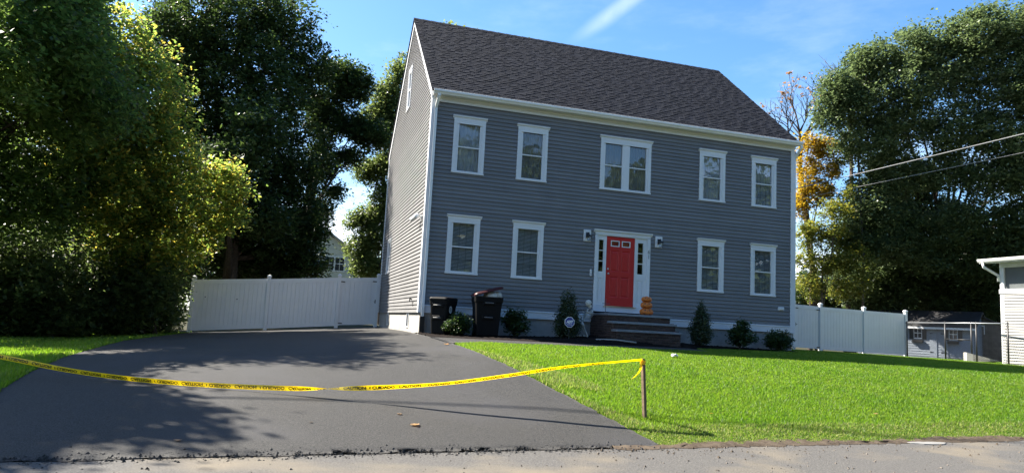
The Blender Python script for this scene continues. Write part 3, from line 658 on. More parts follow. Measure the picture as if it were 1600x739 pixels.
# ------------------------------------------------------------------ front steps: bricks laid in mortar, bluestone treads
SX0, SX1 = 2.62, 4.52
steps = thing('front_steps', 'dark brick front steps with three bluestone treads below the red door', 'steps', ((SX0 + SX1) / 2, -.9, -1.0))
lev = [(-1.20, -.24), (-1.50, -.455), (-1.80, -.67)]; GB = -1.15
core = MB()
for i, (yf, zt) in enumerate(lev): core.box(SX0 + .012, SX1 - .012, yf + .012, (lev[i - 1][0] + .02 if i else .0), GB, zt - .066)
obj('core', core, M_MORT, steps)
TH = .06
bm_ = {}
def brick(L_, rot, loc):
    key = (round(L_, 2))
    if key not in bm_:
        b = MB(); b.bbox(-L_ / 2, L_ / 2, -.045, .045, -.0285, .0285, .004); me = bpy.data.meshes.new('brick'); me.from_pydata(b.v, [], b.f); me.materials.append(M_BRICK); me.update(); bm_[key] = me
    p = Vector(loc) - wloc(steps); rr = random.Random(int(abs(loc[0] * 977 + loc[1] * 331 + loc[2] * 771)))
    inst('brick', bm_[key], steps, (p.x + rr.uniform(-.002, .002), p.y + rr.uniform(-.003, .002), p.z), (0, 0, rot))
for i, (yf, zt) in enumerate(lev):
    zlo = lev[i + 1][1] if i < 2 else GB + .18
    z = zt - .062 - .033; row = 0
    while z > zlo - (.0 if i < 2 else .15):
        x = SX0; first = .203 if row % 2 == 0 else .10; k = 0
        while x < SX1 - .03:
            l = first if k == 0 else .203; l = min(l, SX1 - x); brick(max(.05, l - .01), 0, (x + l / 2, yf + .042, z)); x += l; k += 1
        z -= .0675; row += 1
# visible left and right flanks
for sx, xx in ((-1, SX0 + .042), (1, SX1 - .042)):
    z = lev[0][1] - .095; row = 0
    while z > -1.1:
        yf = next((lev[k][0] for k in (0, 1, 2) if z > (lev[k + 1][1] if k < 2 else -9)), -1.8); y = yf + .09; first = .11 if row % 2 == 0 else .203; k = 0
        while y < -.03:
            l = first if k == 0 else .203; l = min(l, -y); brick(max(.05, l - .01), math.pi / 2, (xx, y + l / 2, z)); y += l; k += 1
        z -= .0675; row += 1
for i, (yf, zt) in enumerate(lev):
    s = MB(); s.bbox(SX0 - .03, SX1 + .03, yf - .035, (lev[i - 1][0] - .002 if i else .0 - .036), zt - TH, zt, .006); obj('stone_tread', s, M_STONE, steps)
s = MB(); s.tube([(2.0 + .11 * k, -1.86 - .012 * k + .03 * math.sin(k * .7), mz(2.0 + .11 * k, -1.9) + .012) for k in range(11)], .022, 7); o = obj('garden_hose', s, M_CONC, None, True, loc=(2.5, -1.9, -.9)); tag(o, 'pale thin hose curving over the mulch at the foot of the brick steps', 'hose')

# ------------------------------------------------------------------ jack-o'-lanterns
def pumpkin(cx, cy, z0, rx, h, label):
    t = thing('jack_o_lantern', label, 'pumpkin', (cx, cy, z0), 'stacked pumpkin lanterns by the front door')
    cz = z0 + h / 2; sf = lambda u: abs(math.cos(u)) ** .55; rib = lambda ph: 1 - .05 * abs(math.sin(5 * ph)) ** .6
    s = MB(); s.loft([[(cx + rx * rib(q) * sf(u) * math.cos(q), cy + rx * .92 * rib(q) * sf(u) * math.sin(q), cz + h / 2 * 1.02 * math.sin(u)) for q in [2 * math.pi * j / 50 for j in range(50)]] for u in [math.pi * (-.499 + .998 * i / 16) for i in range(17)]]); obj('body', s, M_PUMP, t, True)
    def onf(a, b):   # face coordinates (unit) -> point just proud of the front
        ph = -math.pi / 2 + a * 1.12 - .30; th = b * 1.5; k = 1 - .05 * abs(math.sin(5 * ph)) ** .6 + .018
        return (cx + rx * k * sf(th) * math.cos(ph), cy + rx * .92 * k * sf(th) * math.sin(ph), cz + h / 2 * 1.02 * math.sin(th))
    def patch(name, pts, n=3):
        mb = MB(); c = (sum(p[0] for p in pts) / len(pts), sum(p[1] for p in pts) / len(pts)); m = len(pts)
        for i in range(m):
            a, b = pts[i], pts[(i + 1) % m]
            for u in range(n):
                q = [(c[0] + (p[0] - c[0]) * u / n, c[1] + (p[1] - c[1]) * u / n) for p in (a, b)]; r = [(c[0] + (p[0] - c[0]) * (u + 1) / n, c[1] + (p[1] - c[1]) * (u + 1) / n) for p in (a, b)]
                mb.poly([onf(*q[0]), onf(*r[0]), onf(*r[1]), onf(*q[1])])
        obj(name, mb, M_BLACK, t)
    for sx in (-1, 1): patch('eye', [(sx * .34 - .17, .22), (sx * .34 + .17, .22), (sx * .30 + .04, .58)])
    patch('nose', [(-.08, .05), (.08, .05), (0, .22)], 2)
    up_ = [(-.72 + .144 * i, -.08 - .38 * (1 - ((i - 5) / 5) ** 2) ** 1 + (.10 if i in (3, 7) else 0)) for i in range(11)]
    lo_ = [(-.72 + .144 * i, -.08 - .66 * (1 - ((i - 5) / 5) ** 2) ** .8 + (.14 if i in (5,) else 0)) for i in range(11)]
    mb = MB()
    for i in range(10): mb.poly([onf(*lo_[i]), onf(*lo_[i + 1]), onf(*up_[i + 1]), onf(*up_[i])])
    obj('mouth', mb, M_BLACK, t)
    s = MB(); s.tube([(cx, cy, z0 + h - .01), (cx, cy, z0 + h + .012)], .03, 8); obj('stem', s, M_PUMP, t)
pumpkin(3.99, -.78, -.24, .20, .20, 'orange pumpkin lantern with a wide toothy grin, lowest of the stack on the landing')
pumpkin(3.985, -.78, -.045, .175, .185, 'grinning orange pumpkin lantern squeezed between two others, middle of the stack')
pumpkin(3.985, -.78, .135, .152, .155, 'smallest orange pumpkin lantern, topmost of the stack beside the red door')

# ------------------------------------------------------------------ skeleton kneeling at the steps
sk = thing('skeleton_decoration', 'white plastic skeleton kneeling in the mulch against the brick steps', 'skeleton', (2.1, -.75, mz(2.1, -.75)))
K = .0179
def kp(px, py, y=-.75): return (2.1 + (px - 913) * K + (y + .75) * -.28, y, -.68 + (512 - py) * K)
zk = mz(2.1, -.75) + .02
s = MB(); c = kp(919.6, 475.5); s.ball((c[0], c[1], c[2] + .03), (.095, .08, .10), 14, 10); s.ball((c[0] + .05, c[1], c[2] - .05), (.055, .055, .07), 10, 7); skull = obj('skull', s, M_BONE, sk, True)
s = MB(); [s.ball((c[0] + a, c[1] + d, c[2] + .01), (.022, .022, .026), 8, 6) for a, d in ((.055, -.058), (.088, .01))]; obj('eye_socket', s, M_BLACK, skull, True)
s = MB(); sp = [kp(919, 483), kp(917.5, 488), kp(914.5, 495), kp(912, 501), kp(909.5, 506)]
for a, b in zip(sp[:-1], sp[1:]):
    for k in range(4): q = Vector(a).lerp(Vector(b), k / 4); s.ball(q, .021, 7, 5)
    s.tube([a, b], .011, 6)
obj('spine', s, M_BONE, sk, True)
for k in range(6):
    u = k / 5; q = Vector(kp(918.5 - 4.5 * u, 487.5 + 10 * u)); wr = .13 + .03 * math.sin(math.pi * u); dp = .12 - .02 * u
    s = MB(); s.tube([q + Vector((math.cos(a) * dp + dp * .55, math.sin(a) * wr, -.05 * math.cos(a) * .6)) for a in [math.pi + i * 2 * math.pi / 12 for i in range(13)]], .0062, 5); obj('rib', s, M_BONE, sk, True)
s = MB(); q = Vector(kp(909, 507)); 
for d in (-1, 1): s.ball(q + Vector((0, d * .065, 0)), (.055, .045, .07), 10, 7)
s.ball(q, (.04, .05, .06), 8, 6); obj('pelvis', s, M_BONE, sk, True)
def bone(name, pts, r):
    s = MB()
    for a, b in zip(pts[:-1], pts[1:]):
        a, b = Vector(a), Vector(b); s.tube([a, a.lerp(b, .12), a.lerp(b, .5), a.lerp(b, .88), b], [r * 1.3, r, r * .75, r, r * 1.3], 7); s.ball(a, r * 1.5, 7, 5); s.ball(b, r * 1.5, 7, 5)
    return obj(name, s, M_BONE, sk, True)
for d, dx in ((-.10, 0), (.10, 3)):
    hip = kp(908.5 + dx, 508, -.75 + d); kn = list(kp(916 + dx * 2.4, 522, -.75 + d)); kn[2] = zk + .02; an = list(kp(903.5 + dx * 2, 518, -.75 + d)); an[2] = zk + .02
    bone('thigh_bone', [hip, kn], .021); bone('shin_bone', [kn, an], .017); toe = (an[0] - .13, an[1], zk); bone('foot', [an, toe], .016)
    sh = kp(913 + dx, 487.5, -.75 + d * 1.3); el = kp(919.5 + dx, 489.5, -.75 + d * 1.5); ha = kp(925 + dx * .6, 485.0, -.75 + d * .5)
    bone('arm', [sh, el, ha], .014)
    s = MB(); s.ball(ha, (.03, .022, .016), 8, 5)
    for fgr in range(5): a = (fgr - 2) * .35; s.tube([ha, (ha[0] + .05 * math.cos(a), ha[1] + .05 * math.sin(a) - .0, ha[2] + .012), (ha[0] + (.085 - .012 * abs(fgr - 2)) * math.cos(a), ha[1] + .085 * math.sin(a), ha[2] - .008)], .0065, 5)
    obj('hand', s, M_BONE, sk, True)
s = MB(); s.tube([(2.80, -.62, -.24), (2.80, -.62, .17)], .009, 6); s.tube([(2.70, -.62, .03), (2.93, -.62, .03)], .008, 6)
s.lathe((2.80, -.62, -.24), [(.05, 0), (.05, .012), (.015, .02)], 10); tag(obj('garden_cross', s, mat('dull iron', (.10, .11, .12), .6, .4, var=.2), None, loc=(2.80, -.62, -.24)), 'thin dark iron cross standing on the landing left of the red door', 'cross')

# ------------------------------------------------------------------ security yard sign
sg = thing('yard_sign', 'blue octagonal security sign on a stake before the tall narrow evergreen', 'sign', (1.36, -1.55, mz(1.36, -1.55)))
cz = -.55; cx = 1.36; cy = -1.55
def octo(r, y): return [(cx + r * math.cos(math.pi / 8 + k * math.pi / 4), y, cz + r * math.sin(math.pi / 8 + k * math.pi / 4)) for k in range(8)]
s = MB(); s.loft([octo(.145, cy), octo(.145, cy - .012)]); obj('panel', s, M_WHITE, sg)
s = MB(); s.loft([octo(.128, cy - .0125), octo(.128, cy - .014)]); obj('face', s, M_BLUE, sg)
vs, fs, tw, th = text_mb('ADT', .15, .012); s = MB(); s.mesh([(cx - .096 + a / tw * .185 + (b / th) * .012, cy - .0165, cz - .035 + b / th * .085) for a, b in vs], fs); obj('lettering', s, M_WHITE, sg)
s = MB(); s.box(cx - .075, cx + .075, cy - .0165, cy - .0155, cz - .072, cz - .058); obj('stripe', s, M_WHITE, sg)
s = MB(); s.bar((cx, cy + .012, -1.12), (cx, cy + .012, cz), .02, .012); obj('stake', s, mat('dull green stake', (.03, .035, .03), .5, .4, var=.2), sg)

# ------------------------------------------------------------------ wheeled bins
def rrect(w, d, r, z, dx=0, dy=0, n=4):
    pts = []
    for sx, sy, a0 in ((1, 1, 0), (-1, 1, 90), (-1, -1, 180), (1, -1, 270)):
        for k in range(n + 1):
            a = R(a0 + 90 * k / n); pts.append((dx + sx * (w / 2 - r) + r * math.cos(a), dy + sy * (d / 2 - r) + r * math.sin(a), z))
    return pts
def bin_(label, loc, rz, w, d, h, lid_mat, open_deg, hinge):
    t = thing('wheeled_bin', label, 'trash bin', loc, 'wheeled bins beside the house corner', rz)
    def o(name, mb, m, smooth=False, par=None): return obj(name, mb, m, par or t, smooth, local=True)
    b = MB(); b.loft([rrect(w * .74, d * .78, .05, .03), rrect(w * .78, d * .8, .05, .05), rrect(w * .93, d * .93, .06, h * .80), rrect(w * .95, d * .95, .06, h * .86)], True)
    o('body', b, M_BIN)
    b = MB(); b.loft([rrect(w * .95, d * .95, .06, h * .86), rrect(w * 1.0, d * 1.0, .07, h * .87), rrect(w * 1.02, d * 1.02, .07, h), rrect(w * .94, d * .94, .06, h), rrect(w * .92, d * .92, .06, h * .9)], False); o('rim', b, M_BIN)
    for z in (h * .86, h * .50):
        b = MB(); k = .80 + .15 * z / h; b.bbox(-.17, .17, -d * k / 2 - .035, -d * k / 2 + .02, z - .07, z + .045, .012) ; lb = o('catch_housing', b, M_BIN)
        b = MB(); b.tube([(-.11, -d * k / 2 - .048, z - .01), (.11, -d * k / 2 - .048, z - .01)], .013, 8); o('lift_bar', b, mat('dull lift bar', (.14, .14, .14), .5, .4, var=.2), True, lb)
    for sx in (-1, 1):
        b = MB(); b.loft([[(sx * (w * .39) + q, d * .36 + .11 * math.cos(a), .11 + .11 * math.sin(a)) for a in [i * math.pi / 8 for i in range(16)]] for q in (-.03, .03)]); wh = o('wheel', b, M_BLACK)
        b = MB(); b.ball((sx * w * .39 + sx * .03, d * .36, .11), (.012, .04, .04), 10, 5); o('hub', b, M_GALV, True, wh)
    # lid: shallow tray hinged along one side
    hx, hy = hinge; L = MB(); lw, ldp = w * 1.06, d * 1.08
    prof = [rrect(lw, ldp, .08, -.03), rrect(lw, ldp, .08, .0), rrect(lw * .93, ldp * .93, .08, .035), rrect(lw * .6, ldp * .6, .08, .055)]
    ax = Vector((0, 1, 0)) if hx else Vector((1, 0, 0)); piv = Vector((hx * lw / 2, hy * ldp / 2, 0)); q = Matrix.Rotation(R(open_deg) * (hx if hx else -hy), 3, ax)
    L.loft([[(q @ (Vector(p) - piv) + piv + Vector((0, 0, h + .035))) for p in r] for r in prof]); lid = o('lid', L, lid_mat, False)
    b = MB(); b.tube([(-w * .36, d * .52, h + .02), (-w * .36, d * .6, h + .0), (w * .36, d * .6, h + .0), (w * .36, d * .52, h + .02)], .018, 8); o('handle', b, M_BIN, True)
    return t, o
t1, o1 = bin_('smaller black wheeled bin with closed black lid at the house corner', (-1.84, -.62, mz(-1.84, -.62) - .01), R(-40), .54, .60, .90, M_BIN, 0, (0, 1))
b = MB(); b.mesh([( .255, -.06 + .075 * math.cos(k * math.pi / 8), .66 + .095 * math.sin(k * math.pi / 8)) for k in range(16)] + [(.2545 - .0, -.06 + .05 * math.cos(k * math.pi / 8), .66 + .07 * math.sin(k * math.pi / 8)) for k in range(16)], [(k, (k + 1) % 16, 16 + (k + 1) % 16, 16 + k) for k in range(16)]); o1('emblem', b, M_WHITE)
b = MB(); b.bar((.2555, -.06, .60), (.2555, -.06, .72), .02, .002, (1, 0, 0)); o1('emblem', b, M_WHITE)
t2, o2 = bin_('large black wheeled bin with maroon lid propped open over a white bag', (-.72, -.85, mz(-.72, -.85) - .01), R(-6), .74, .80, 1.04, M_BINL, 17, (-1, 0))
s = MB()
def lump(ph): return 1 + .12 * math.sin(3 * ph + 1) + .08 * math.sin(7 * ph)
s.ball((-.62, -1.02, mz(-.72, -.85) + 1.06), (.24, .19, .13), 22, 10, lump); s.ball((-.50, -1.08, mz(-.72, -.85) + 1.09), (.11, .10, .10), 14, 8, lump)
tag(obj('trash_bag', s, M_BAG, None, True, loc=(-.62, -1.02, mz(-.72, -.85) + .9)), 'crumpled white plastic bag bulging from the open maroon-lidded bin', 'bag')

# ------------------------------------------------------------------ leaves, trees, shrubs
def leafcloud(lobes, n, size, seed, fill=0.35, per=22, crad=0.30, flat=0.75, up=0.5, zmin=None, droop=0.0):
    """Leaf-shaped faces gathered in twig clumps through the volume of the given ellipsoids: V, F arrays."""
    rg = np.random.default_rng(seed); Lb = np.array([(a, b, c, r, r, h) for a, b, c, r, h in lobes]); wts = Lb[:, 3] ** 1.5 * Lb[:, 5] ** .7; wts /= wts.sum()
    nc = max(1, n // per); li = rg.choice(len(Lb), nc, p=wts); d = rg.normal(size=(nc, 3)); d /= np.linalg.norm(d, axis=1)[:, None]
    rad = np.where(rg.random(nc) < fill, rg.random(nc) ** .5 * .8, .72 + .36 * rg.random(nc) ** 1.4)
    # lumpy silhouette
    ph = rg.uniform(0, 6.28, (len(Lb), 3)); lump = 1 + .16 * np.sin(3.1 * d[:, 0] * 2 + ph[li, 0]) * np.cos(2.7 * d[:, 2] * 2 + ph[li, 1]) + .10 * np.sin(6 * d[:, 1] + ph[li, 2])
    cc = Lb[li, :3] + d * (rad * lump)[:, None] * Lb[li, 3:]
    cr = crad * (0.6 + .8 * rg.random(nc))
    k = rg.integers(0, nc, n); g = rg.normal(size=(n, 3)); g[:, 2] *= flat; P = cc[k] + g * cr[k][:, None] * .62; P[:, 2] -= droop * np.abs(g[:, 0]) * cr[k]
    if zmin is not None: P[:, 2] = np.maximum(P[:, 2], zmin + rg.random(n) * .25)
    nr = rg.normal(size=(n, 3)); nr[:, 2] += up * 2 * np.sign(nr[:, 2] + .3); nr /= np.linalg.norm(nr, axis=1)[:, None]
    a = np.cross(nr, rg.normal(size=(n, 3))); a /= np.linalg.norm(a, axis=1)[:, None]; b = np.cross(nr, a)
    s = size * (.6 + .8 * rg.random(n)); L_ = (a * s[:, None]) * .62; Wd = (b * s[:, None]) * .36; bend = nr * (s * .12)[:, None]
    V = np.stack([P - L_, P - Wd - bend + L_ * .1, P + L_, P + Wd - bend + L_ * .1], 1).reshape(-1, 3); F = np.arange(4 * n).reshape(n, 4)
    return V, F
def limbs(mb, base, lobes, r0, seed, fork=.42, every=1, nseg=5):
    rr = random.Random(seed); base = Vector(base); top = Vector((sum(l[0] for l in lobes) / len(lobes), sum(l[1] for l in lobes) / len(lobes), max(l[2] for l in lobes)))
    lo = min(l[2] - l[4] for l in lobes); fk = base.lerp(top, fork); fk = Vector((base.x * .65 + fk.x * .35, base.y * .65 + fk.y * .35, fk.z))
    n = 7; sp = [base.lerp(fk, i / n) + Vector((rr.uniform(-.06, .06), rr.uniform(-.06, .06), 0)) * (i > 0) for i in range(n + 1)]
    mb.tube([base - Vector((0, 0, .3))] + sp, [r0 * 1.5] + [r0 * (1.25 if i == 0 else 1 - .4 * i / n) for i in range(n + 1)], 9)
    for i, l in enumerate(lobes[::every]):
        tg = Vector(l[:3]); st = sp[rr.randint(n - 3, n)] if tg.z > fk.z else sp[rr.randint(max(1, n - 5), n)]
        if tg.z < st.z - 1: st = min(sp, key=lambda q: abs(q.z - tg.z + .6))
        mid = st.lerp(tg, .5) + Vector((rr.uniform(-.3, .3), rr.uniform(-.3, .3), (tg - st).length * .10)); rb_ = r0 * .42 * min(1, .35 + .09 * (tg - st).length)
        pts = [st.lerp(mid, u / 3) if u <= 3 else mid.lerp(tg, (u - 3) / 3) for u in range(7)]; pts = [p + Vector((rr.uniform(-.07, .07), rr.uniform(-.07, .07), rr.uniform(-.04, .04))) for p in pts]
        mb.tube(pts, [rb_ * (1 - .75 * u / 6) for u in range(7)], 6)
        for k in range(4):       # twigs out towards the skin of the lobe
            a = pts[rr.randint(3, 6)]; d = Vector((rr.gauss(0, 1), rr.gauss(0, 1), rr.gauss(.2, .7))).normalized(); e = a + d * l[3] * .8
            mb.tube([a, a.lerp(e, .5) + Vector((0, 0, .08)), e], [rb_ * .32, rb_ * .2, rb_ * .08], 5)
def tree(name, label, base, lobes, n, size, lm, bark, r0, seed, group=None, cat='tree', fork=.42, **kw):
    base = (base[0], base[1], zf(base[0], base[1]) if len(base) < 3 else base[2])
    t = thing(name, label, cat, base, group)
    mb = MB(); limbs(mb, base, lobes, r0, seed, fork); obj('trunk', mb, bark, t, True)
    V, F = leafcloud(lobes, n, size, seed, **kw); npmesh('crown', V, F, lm, t)
    return t
LOBES = {
 'yellowing': [(-12.0,5.7,7.5,1.53,1.43),(-10.7,5.5,6.1,1.43,1.43),(-11.8,5.0,4.8,1.66,1.56),(-10.2,5.6,4.4,1.27,1.27),(-11.3,5.0,2.9,1.76,1.47),(-9.7,5.6,2.7,1.12,1.23),(-10.5,6.1,1.3,1.64,1.23),(-12.8,5.6,6.3,1.20,1.20)],
 'branchy': [(-8.3,6.7,3.6,1.00,0.74),(-7.9,6.7,2.6,0.57,0.70),(-8.7,7.0,2.1,0.87,0.91),(-9.3,7.8,1.2,0.76,0.76)],
 'leftgreen': [(-13.2,2.5,6.6,1.91,1.56),(-14.2,2.0,4.9,1.81,1.81),(-12.8,3.2,4.6,1.42,1.42),(-13.1,2.5,2.2,1.60,1.52),(-14.1,1.8,1.9,1.44,1.60),(-12.3,3.8,2.4,1.28,1.28)],
 'under1': [(-12.9,4.3,-0.0,1.73,1.37),(-14.0,3.7,-0.5,1.39,1.39),(-12.0,4.7,-1.1,1.12,0.75),(-13.2,4.6,-1.3,1.28,0.69)],
 'under2': [(-10.9,6.3,0.0,1.84,1.43),(-11.4,6.1,-1.1,1.40,0.68),(-10.4,7.4,-1.2,1.28,0.64),(-10.1,7.7,-0.2,0.91,1.09),(-9.7,9.3,-1.0,0.55,0.74)],
 'bigdark': [(-10.5,17.2,12.6,2.95,2.80),(-7.6,17.3,13.5,1.98,1.92),(-8.1,16.9,9.4,3.11,2.95),(-10.9,16.9,8.0,2.11,2.42),(-5.8,17.0,11.4,1.44,1.76),(-8.4,17.5,5.3,2.95,2.80),(-6.0,17.2,6.2,1.73,2.21),(-6.7,18.4,3.0,2.40,1.60),(-9.6,18.2,2.8,2.18,1.56),(-5.1,17.8,3.8,0.96,1.44),(-7.5,19.9,1.6,2.63,1.32),(-5.0,19.1,1.9,1.12,1.12),(-9.5,19.4,1.8,1.60,1.60),(-6.0,19.4,1.5,1.32,0.99),(-11.8,15.7,10.9,1.76,2.05)],
 'darkright': [(-4.2,19.6,12.1,1.11,0.83),(-3.3,19.4,11.6,0.83,0.97),(-4.7,20.0,10.0,1.11,1.46),(-3.1,19.6,9.4,0.97,0.76),(-2.1,19.4,9.0,1.04,0.69),(-3.3,19.9,7.8,0.76,0.49),(-4.7,20.3,7.6,0.76,1.25),(-4.0,20.4,5.9,0.62,0.42),(-4.6,20.7,4.8,0.69,0.90)],
 'behindleft': [(-0.8,21.6,13.6,0.52,0.90),(-1.3,21.9,12.1,0.82,1.04),(-1.7,22.2,10.8,0.97,0.90),(-0.7,21.9,10.7,0.75,1.49),(-0.7,22.2,8.5,0.67,1.04),(-1.4,22.5,8.0,0.82,0.67),(-2.1,22.7,7.6,0.67,0.52),(-1.0,22.6,6.2,0.82,1.12),(-1.7,22.9,5.2,0.90,0.52),(-2.3,23.2,4.7,0.82,0.45),(-1.2,22.9,4.0,0.97,0.97),(-2.1,23.3,3.4,0.82,0.75),(-1.6,23.2,2.3,0.97,0.75)],
 'overridge': [(3.4,30.1,19.4,0.74,1.11),(4.2,29.9,19.1,0.55,1.02),(9.5,30.3,19.5,0.67,1.15),(0.8,29.1,16.4,0.62,1.33),(6.6,30.4,17.8,1.88,1.88)],
 'maple': [(21.7,14.2,10.3,0.73,0.58),(22.6,13.9,10.2,0.73,0.66),(21.8,14.3,9.0,0.73,0.87),(23.1,13.9,9.1,0.66,0.66),(22.3,14.3,7.7,0.95,0.80),(21.5,14.7,6.9,0.58,0.80)],
 'birch': [(22.5,12.2,7.4,0.31,0.45),(22.0,12.5,6.3,0.83,0.62),(21.2,13.4,5.2,0.84,0.70),(22.3,13.1,5.2,0.91,0.70),(21.0,13.6,3.9,0.63,0.91),(22.1,13.3,3.6,0.91,0.91),(21.4,13.7,2.3,0.84,0.77),(23.2,12.0,3.1,0.75,1.37),(23.5,13.4,4.0,0.71,1.07),(23.3,13.7,2.3,0.85,0.71)],
 'oak': [(21.7,11.7,12.8,1.11,0.97),(21.2,12.1,11.4,0.76,1.11),(23.3,11.1,14.3,1.46,1.18),(22.9,11.5,12.2,1.39,1.25),(25.0,9.5,14.9,1.42,1.28),(24.6,9.8,13.0,1.35,1.35),(26.9,7.8,15.3,1.64,1.32),(28.6,6.7,15.4,1.46,1.30),(26.8,9.0,13.8,1.62,1.55),(28.5,7.6,13.1,1.71,1.64),(29.6,6.3,12.4,1.60,1.92),(23.6,12.0,10.1,1.61,1.40),(25.1,11.0,11.0,1.59,1.39),(27.2,9.3,10.8,1.69,1.35),(28.9,7.8,10.2,1.64,1.45),(25.6,12.1,8.8,1.56,1.21),(27.3,10.6,8.7,1.39,1.18),(28.9,9.1,8.2,1.49,1.15),(30.3,7.6,8.4,1.64,1.64),(24.6,12.7,7.1,1.42,1.42),(26.4,12.3,6.2,1.35,0.92),(28.5,10.5,6.1,1.52,1.18),(30.6,9.4,6.0,1.57,1.23),(31.2,7.7,5.5,1.51,1.51),(25.4,12.7,5.0,1.56,1.28),(27.9,12.0,4.5,1.42,1.21),(30.2,10.8,4.2,1.54,1.19),(31.1,9.0,3.9,1.49,1.35),(24.3,13.5,5.2,1.22,1.22)],
 'backing1': [(-18.2,18.3,6.2,2.35,1.76),(-20.2,17.9,5.3,2.27,2.27),(-17.0,18.4,2.7,2.35,1.76),(-18.8,18.0,1.7,2.27,1.99),(-16.0,18.3,0.5,1.76,1.47)],
 'backing2': [(-13.6,14.9,5.1,1.65,1.65),(-11.7,14.5,4.2,1.38,1.65),(-13.1,15.2,1.9,1.93,1.65),(-10.9,14.6,1.2,1.38,1.38),(-15.0,16.0,4.1,1.40,1.68)],
 'mid1': [(27.9,15.2,4.3,1.68,1.38),(26.5,15.8,2.9,1.53,1.38),(28.6,15.2,2.3,1.53,1.30),(30.1,14.6,3.9,1.53,1.53),(28.4,14.7,6.5,1.68,1.38),(30.4,14.1,7.1,1.60,1.38),(26.6,15.3,6.7,1.38,1.30),(32.1,13.7,6.1,1.53,1.30),(29.0,14.3,8.8,1.53,1.15)],
 'mid2': [(31.4,13.1,3.9,1.64,1.49),(32.4,11.7,4.6,1.60,1.60),(31.7,14.3,2.3,1.68,1.15),(33.0,12.8,2.5,1.64,1.27),(34.3,11.1,4.7,1.46,1.60)],
 'back1': [(26.8,20.0,1.9,1.67,1.67),(28.8,18.2,3.2,2.04,2.04),(31.8,18.2,4.2,2.09,2.09),(33.9,17.7,3.5,2.09,2.09)],
 'back2': [(36.7,16.8,4.1,2.09,2.30),(38.1,15.3,4.1,2.04,2.45),(37.1,15.9,2.0,2.04,1.64),(36.6,19.2,1.6,2.18,1.31),(39.4,13.8,4.5,2.00,2.40)],
}

LB_ = LOBES
LB_['leftgreen'] += [(-11.3, .9, 4.4, 1.4, 1.2), (-11.7, -.8, 5.3, 1.4, 1.2), (-12.3, -2.2, 4.4, 1.3, 1.2), (-11.2, 2.6, 5.2, 1.3, 1.2), (-12.0, .4, 6.6, 1.3, 1.1), (-12.4, 1.8, 7.5, 1.4, 1.2), (-12.8, -.2, 7.8, 1.3, 1.1), (-13.4, 3.8, 8.3, 1.5, 1.3)]
LB_['bigdark'] += [(-7.6, 12.3, 7.0, 1.3, 1.2), (-8.4, 11.8, 5.4, 1.3, 1.1), (-9.4, 13.8, 4.6, 1.6, 1.4), (-7.2, 14.6, 3.6, 1.4, 1.1)]
GT = 'trees crowding the left side of the driveway'
tree('yellowing_tree', 'tall tree with yellow and orange flecked leaves leaning over the driveway', (-12.2, 5.6), LB_['yellowing'], 58000, .115, M_LF_YEL, M_BARK, .16, 31, GT, crad=.27, per=20, fill=.4, zmin=-1.5)
tree('young_tree', 'slim tree with one bright leafy bough reaching towards the left fence', (-9.6, 8.0), LB_['branchy'], 7500, .12, M_LF_YEL, M_BARK, .08, 32, GT, crad=.24, fork=.3)
tree('green_tree', 'green leafy tree nearest the road at the far left of the frame', (-14.6, 2.2), LB_['leftgreen'], 80000, .115, M_LF_GRN, M_BARK, .16, 33, GT, crad=.30, per=20, fill=.4, zmin=-1.5)
for nm, lab, base, sd_ in (('under1', 'dark understory bush beside the grass strip at the far left', (-13.0, 4.3), 34), ('under2', 'dark understory bush next to the left end of the white fence', (-10.7, 6.8), 35)):
    t = thing('understory_bush', lab, 'bush', (*base, zf(*base)), 'bushes under the left trees')
    V, F = leafcloud(LB_[nm], 34000, .11, sd_, crad=.30, per=18, fill=.5, zmin=-1.75); npmesh('foliage', V, F, M_LF_UND, t)
    mb = MB(); rr = random.Random(sd_)
    for l in LB_[nm]: 
        for k in range(3): b0 = (base[0] + rr.uniform(-1.2, 1.2), base[1] + rr.uniform(-.6, .6), zf(*base) - .1); mb.tube([b0, (b0[0] * .5 + l[0] * .5, b0[1] * .5 + l[1] * .5, l[2] * .5 - .3), l[:3]], [.03, .02, .01], 5)
    obj('stem', mb, M_BARK, t)
for nm, lab, base, sd_ in (('backing1', 'dark tree closing the gap behind the far left trees', (-18.5, 11.5), 48), ('backing2', 'dark tree between the yellowing tree and the huge maple', (-14.5, 12.5), 49)):
    tree('dark_tree', lab, base, LB_[nm], 30000, .17, M_LF_DRK, M_BARK, .2, sd_, GT, crad=.45, fork=.4, fill=.4)
# neighbour on the road side, just out of the photograph: its shade falls over the apron
tree('shade_tree', 'leafy street tree standing past the left edge of the frame, shading the driveway', (-17.2, -4.2), [(x_ - 1.9, y_, z_, r_, h_) for x_, y_, z_, r_, h_ in ((-14.6, -3.6, 6.6, 2.0, 1.6), (-15.9, -4.6, 8.2, 2.0, 1.6), (-13.5, -2.9, 5.0, 1.5, 1.2), (-15.0, -5.6, 6.0, 1.8, 1.5), (-16.4, -2.2, 6.4, 1.9, 1.7), (-14.2, -1.2, 7.0, 1.6, 1.4), (-13.2, -4.6, 7.2, 1.2, 1.0))], 40000, .16, M_LF_GRN, M_BARK, .22, 36, GT, crad=.36, fill=.35)
tree('maple_tree', 'huge dark maple towering behind the left white fence', (-8.6, 17.2), LB_['bigdark'], 165000, .145, M_LF_DRK, M_BARK, .38, 37, crad=.36, per=34, fill=.45, fork=.5)
tree('oak_tree', 'dark oak with ragged boughs against the sky left of the gable', (-5.6, 20.4), LB_['darkright'], 34000, .14, M_LF_DRK, M_BARK, .22, 38, crad=.36, fork=.55)
tree('pale_tree', 'sunlit pale green tree showing sky gaps right behind the gable wall', (-.6, 23.0), LB_['behindleft'], 36000, .14, M_LF_LIT, M_BARK, .24, 39, crad=.36, fork=.5, fill=.25)
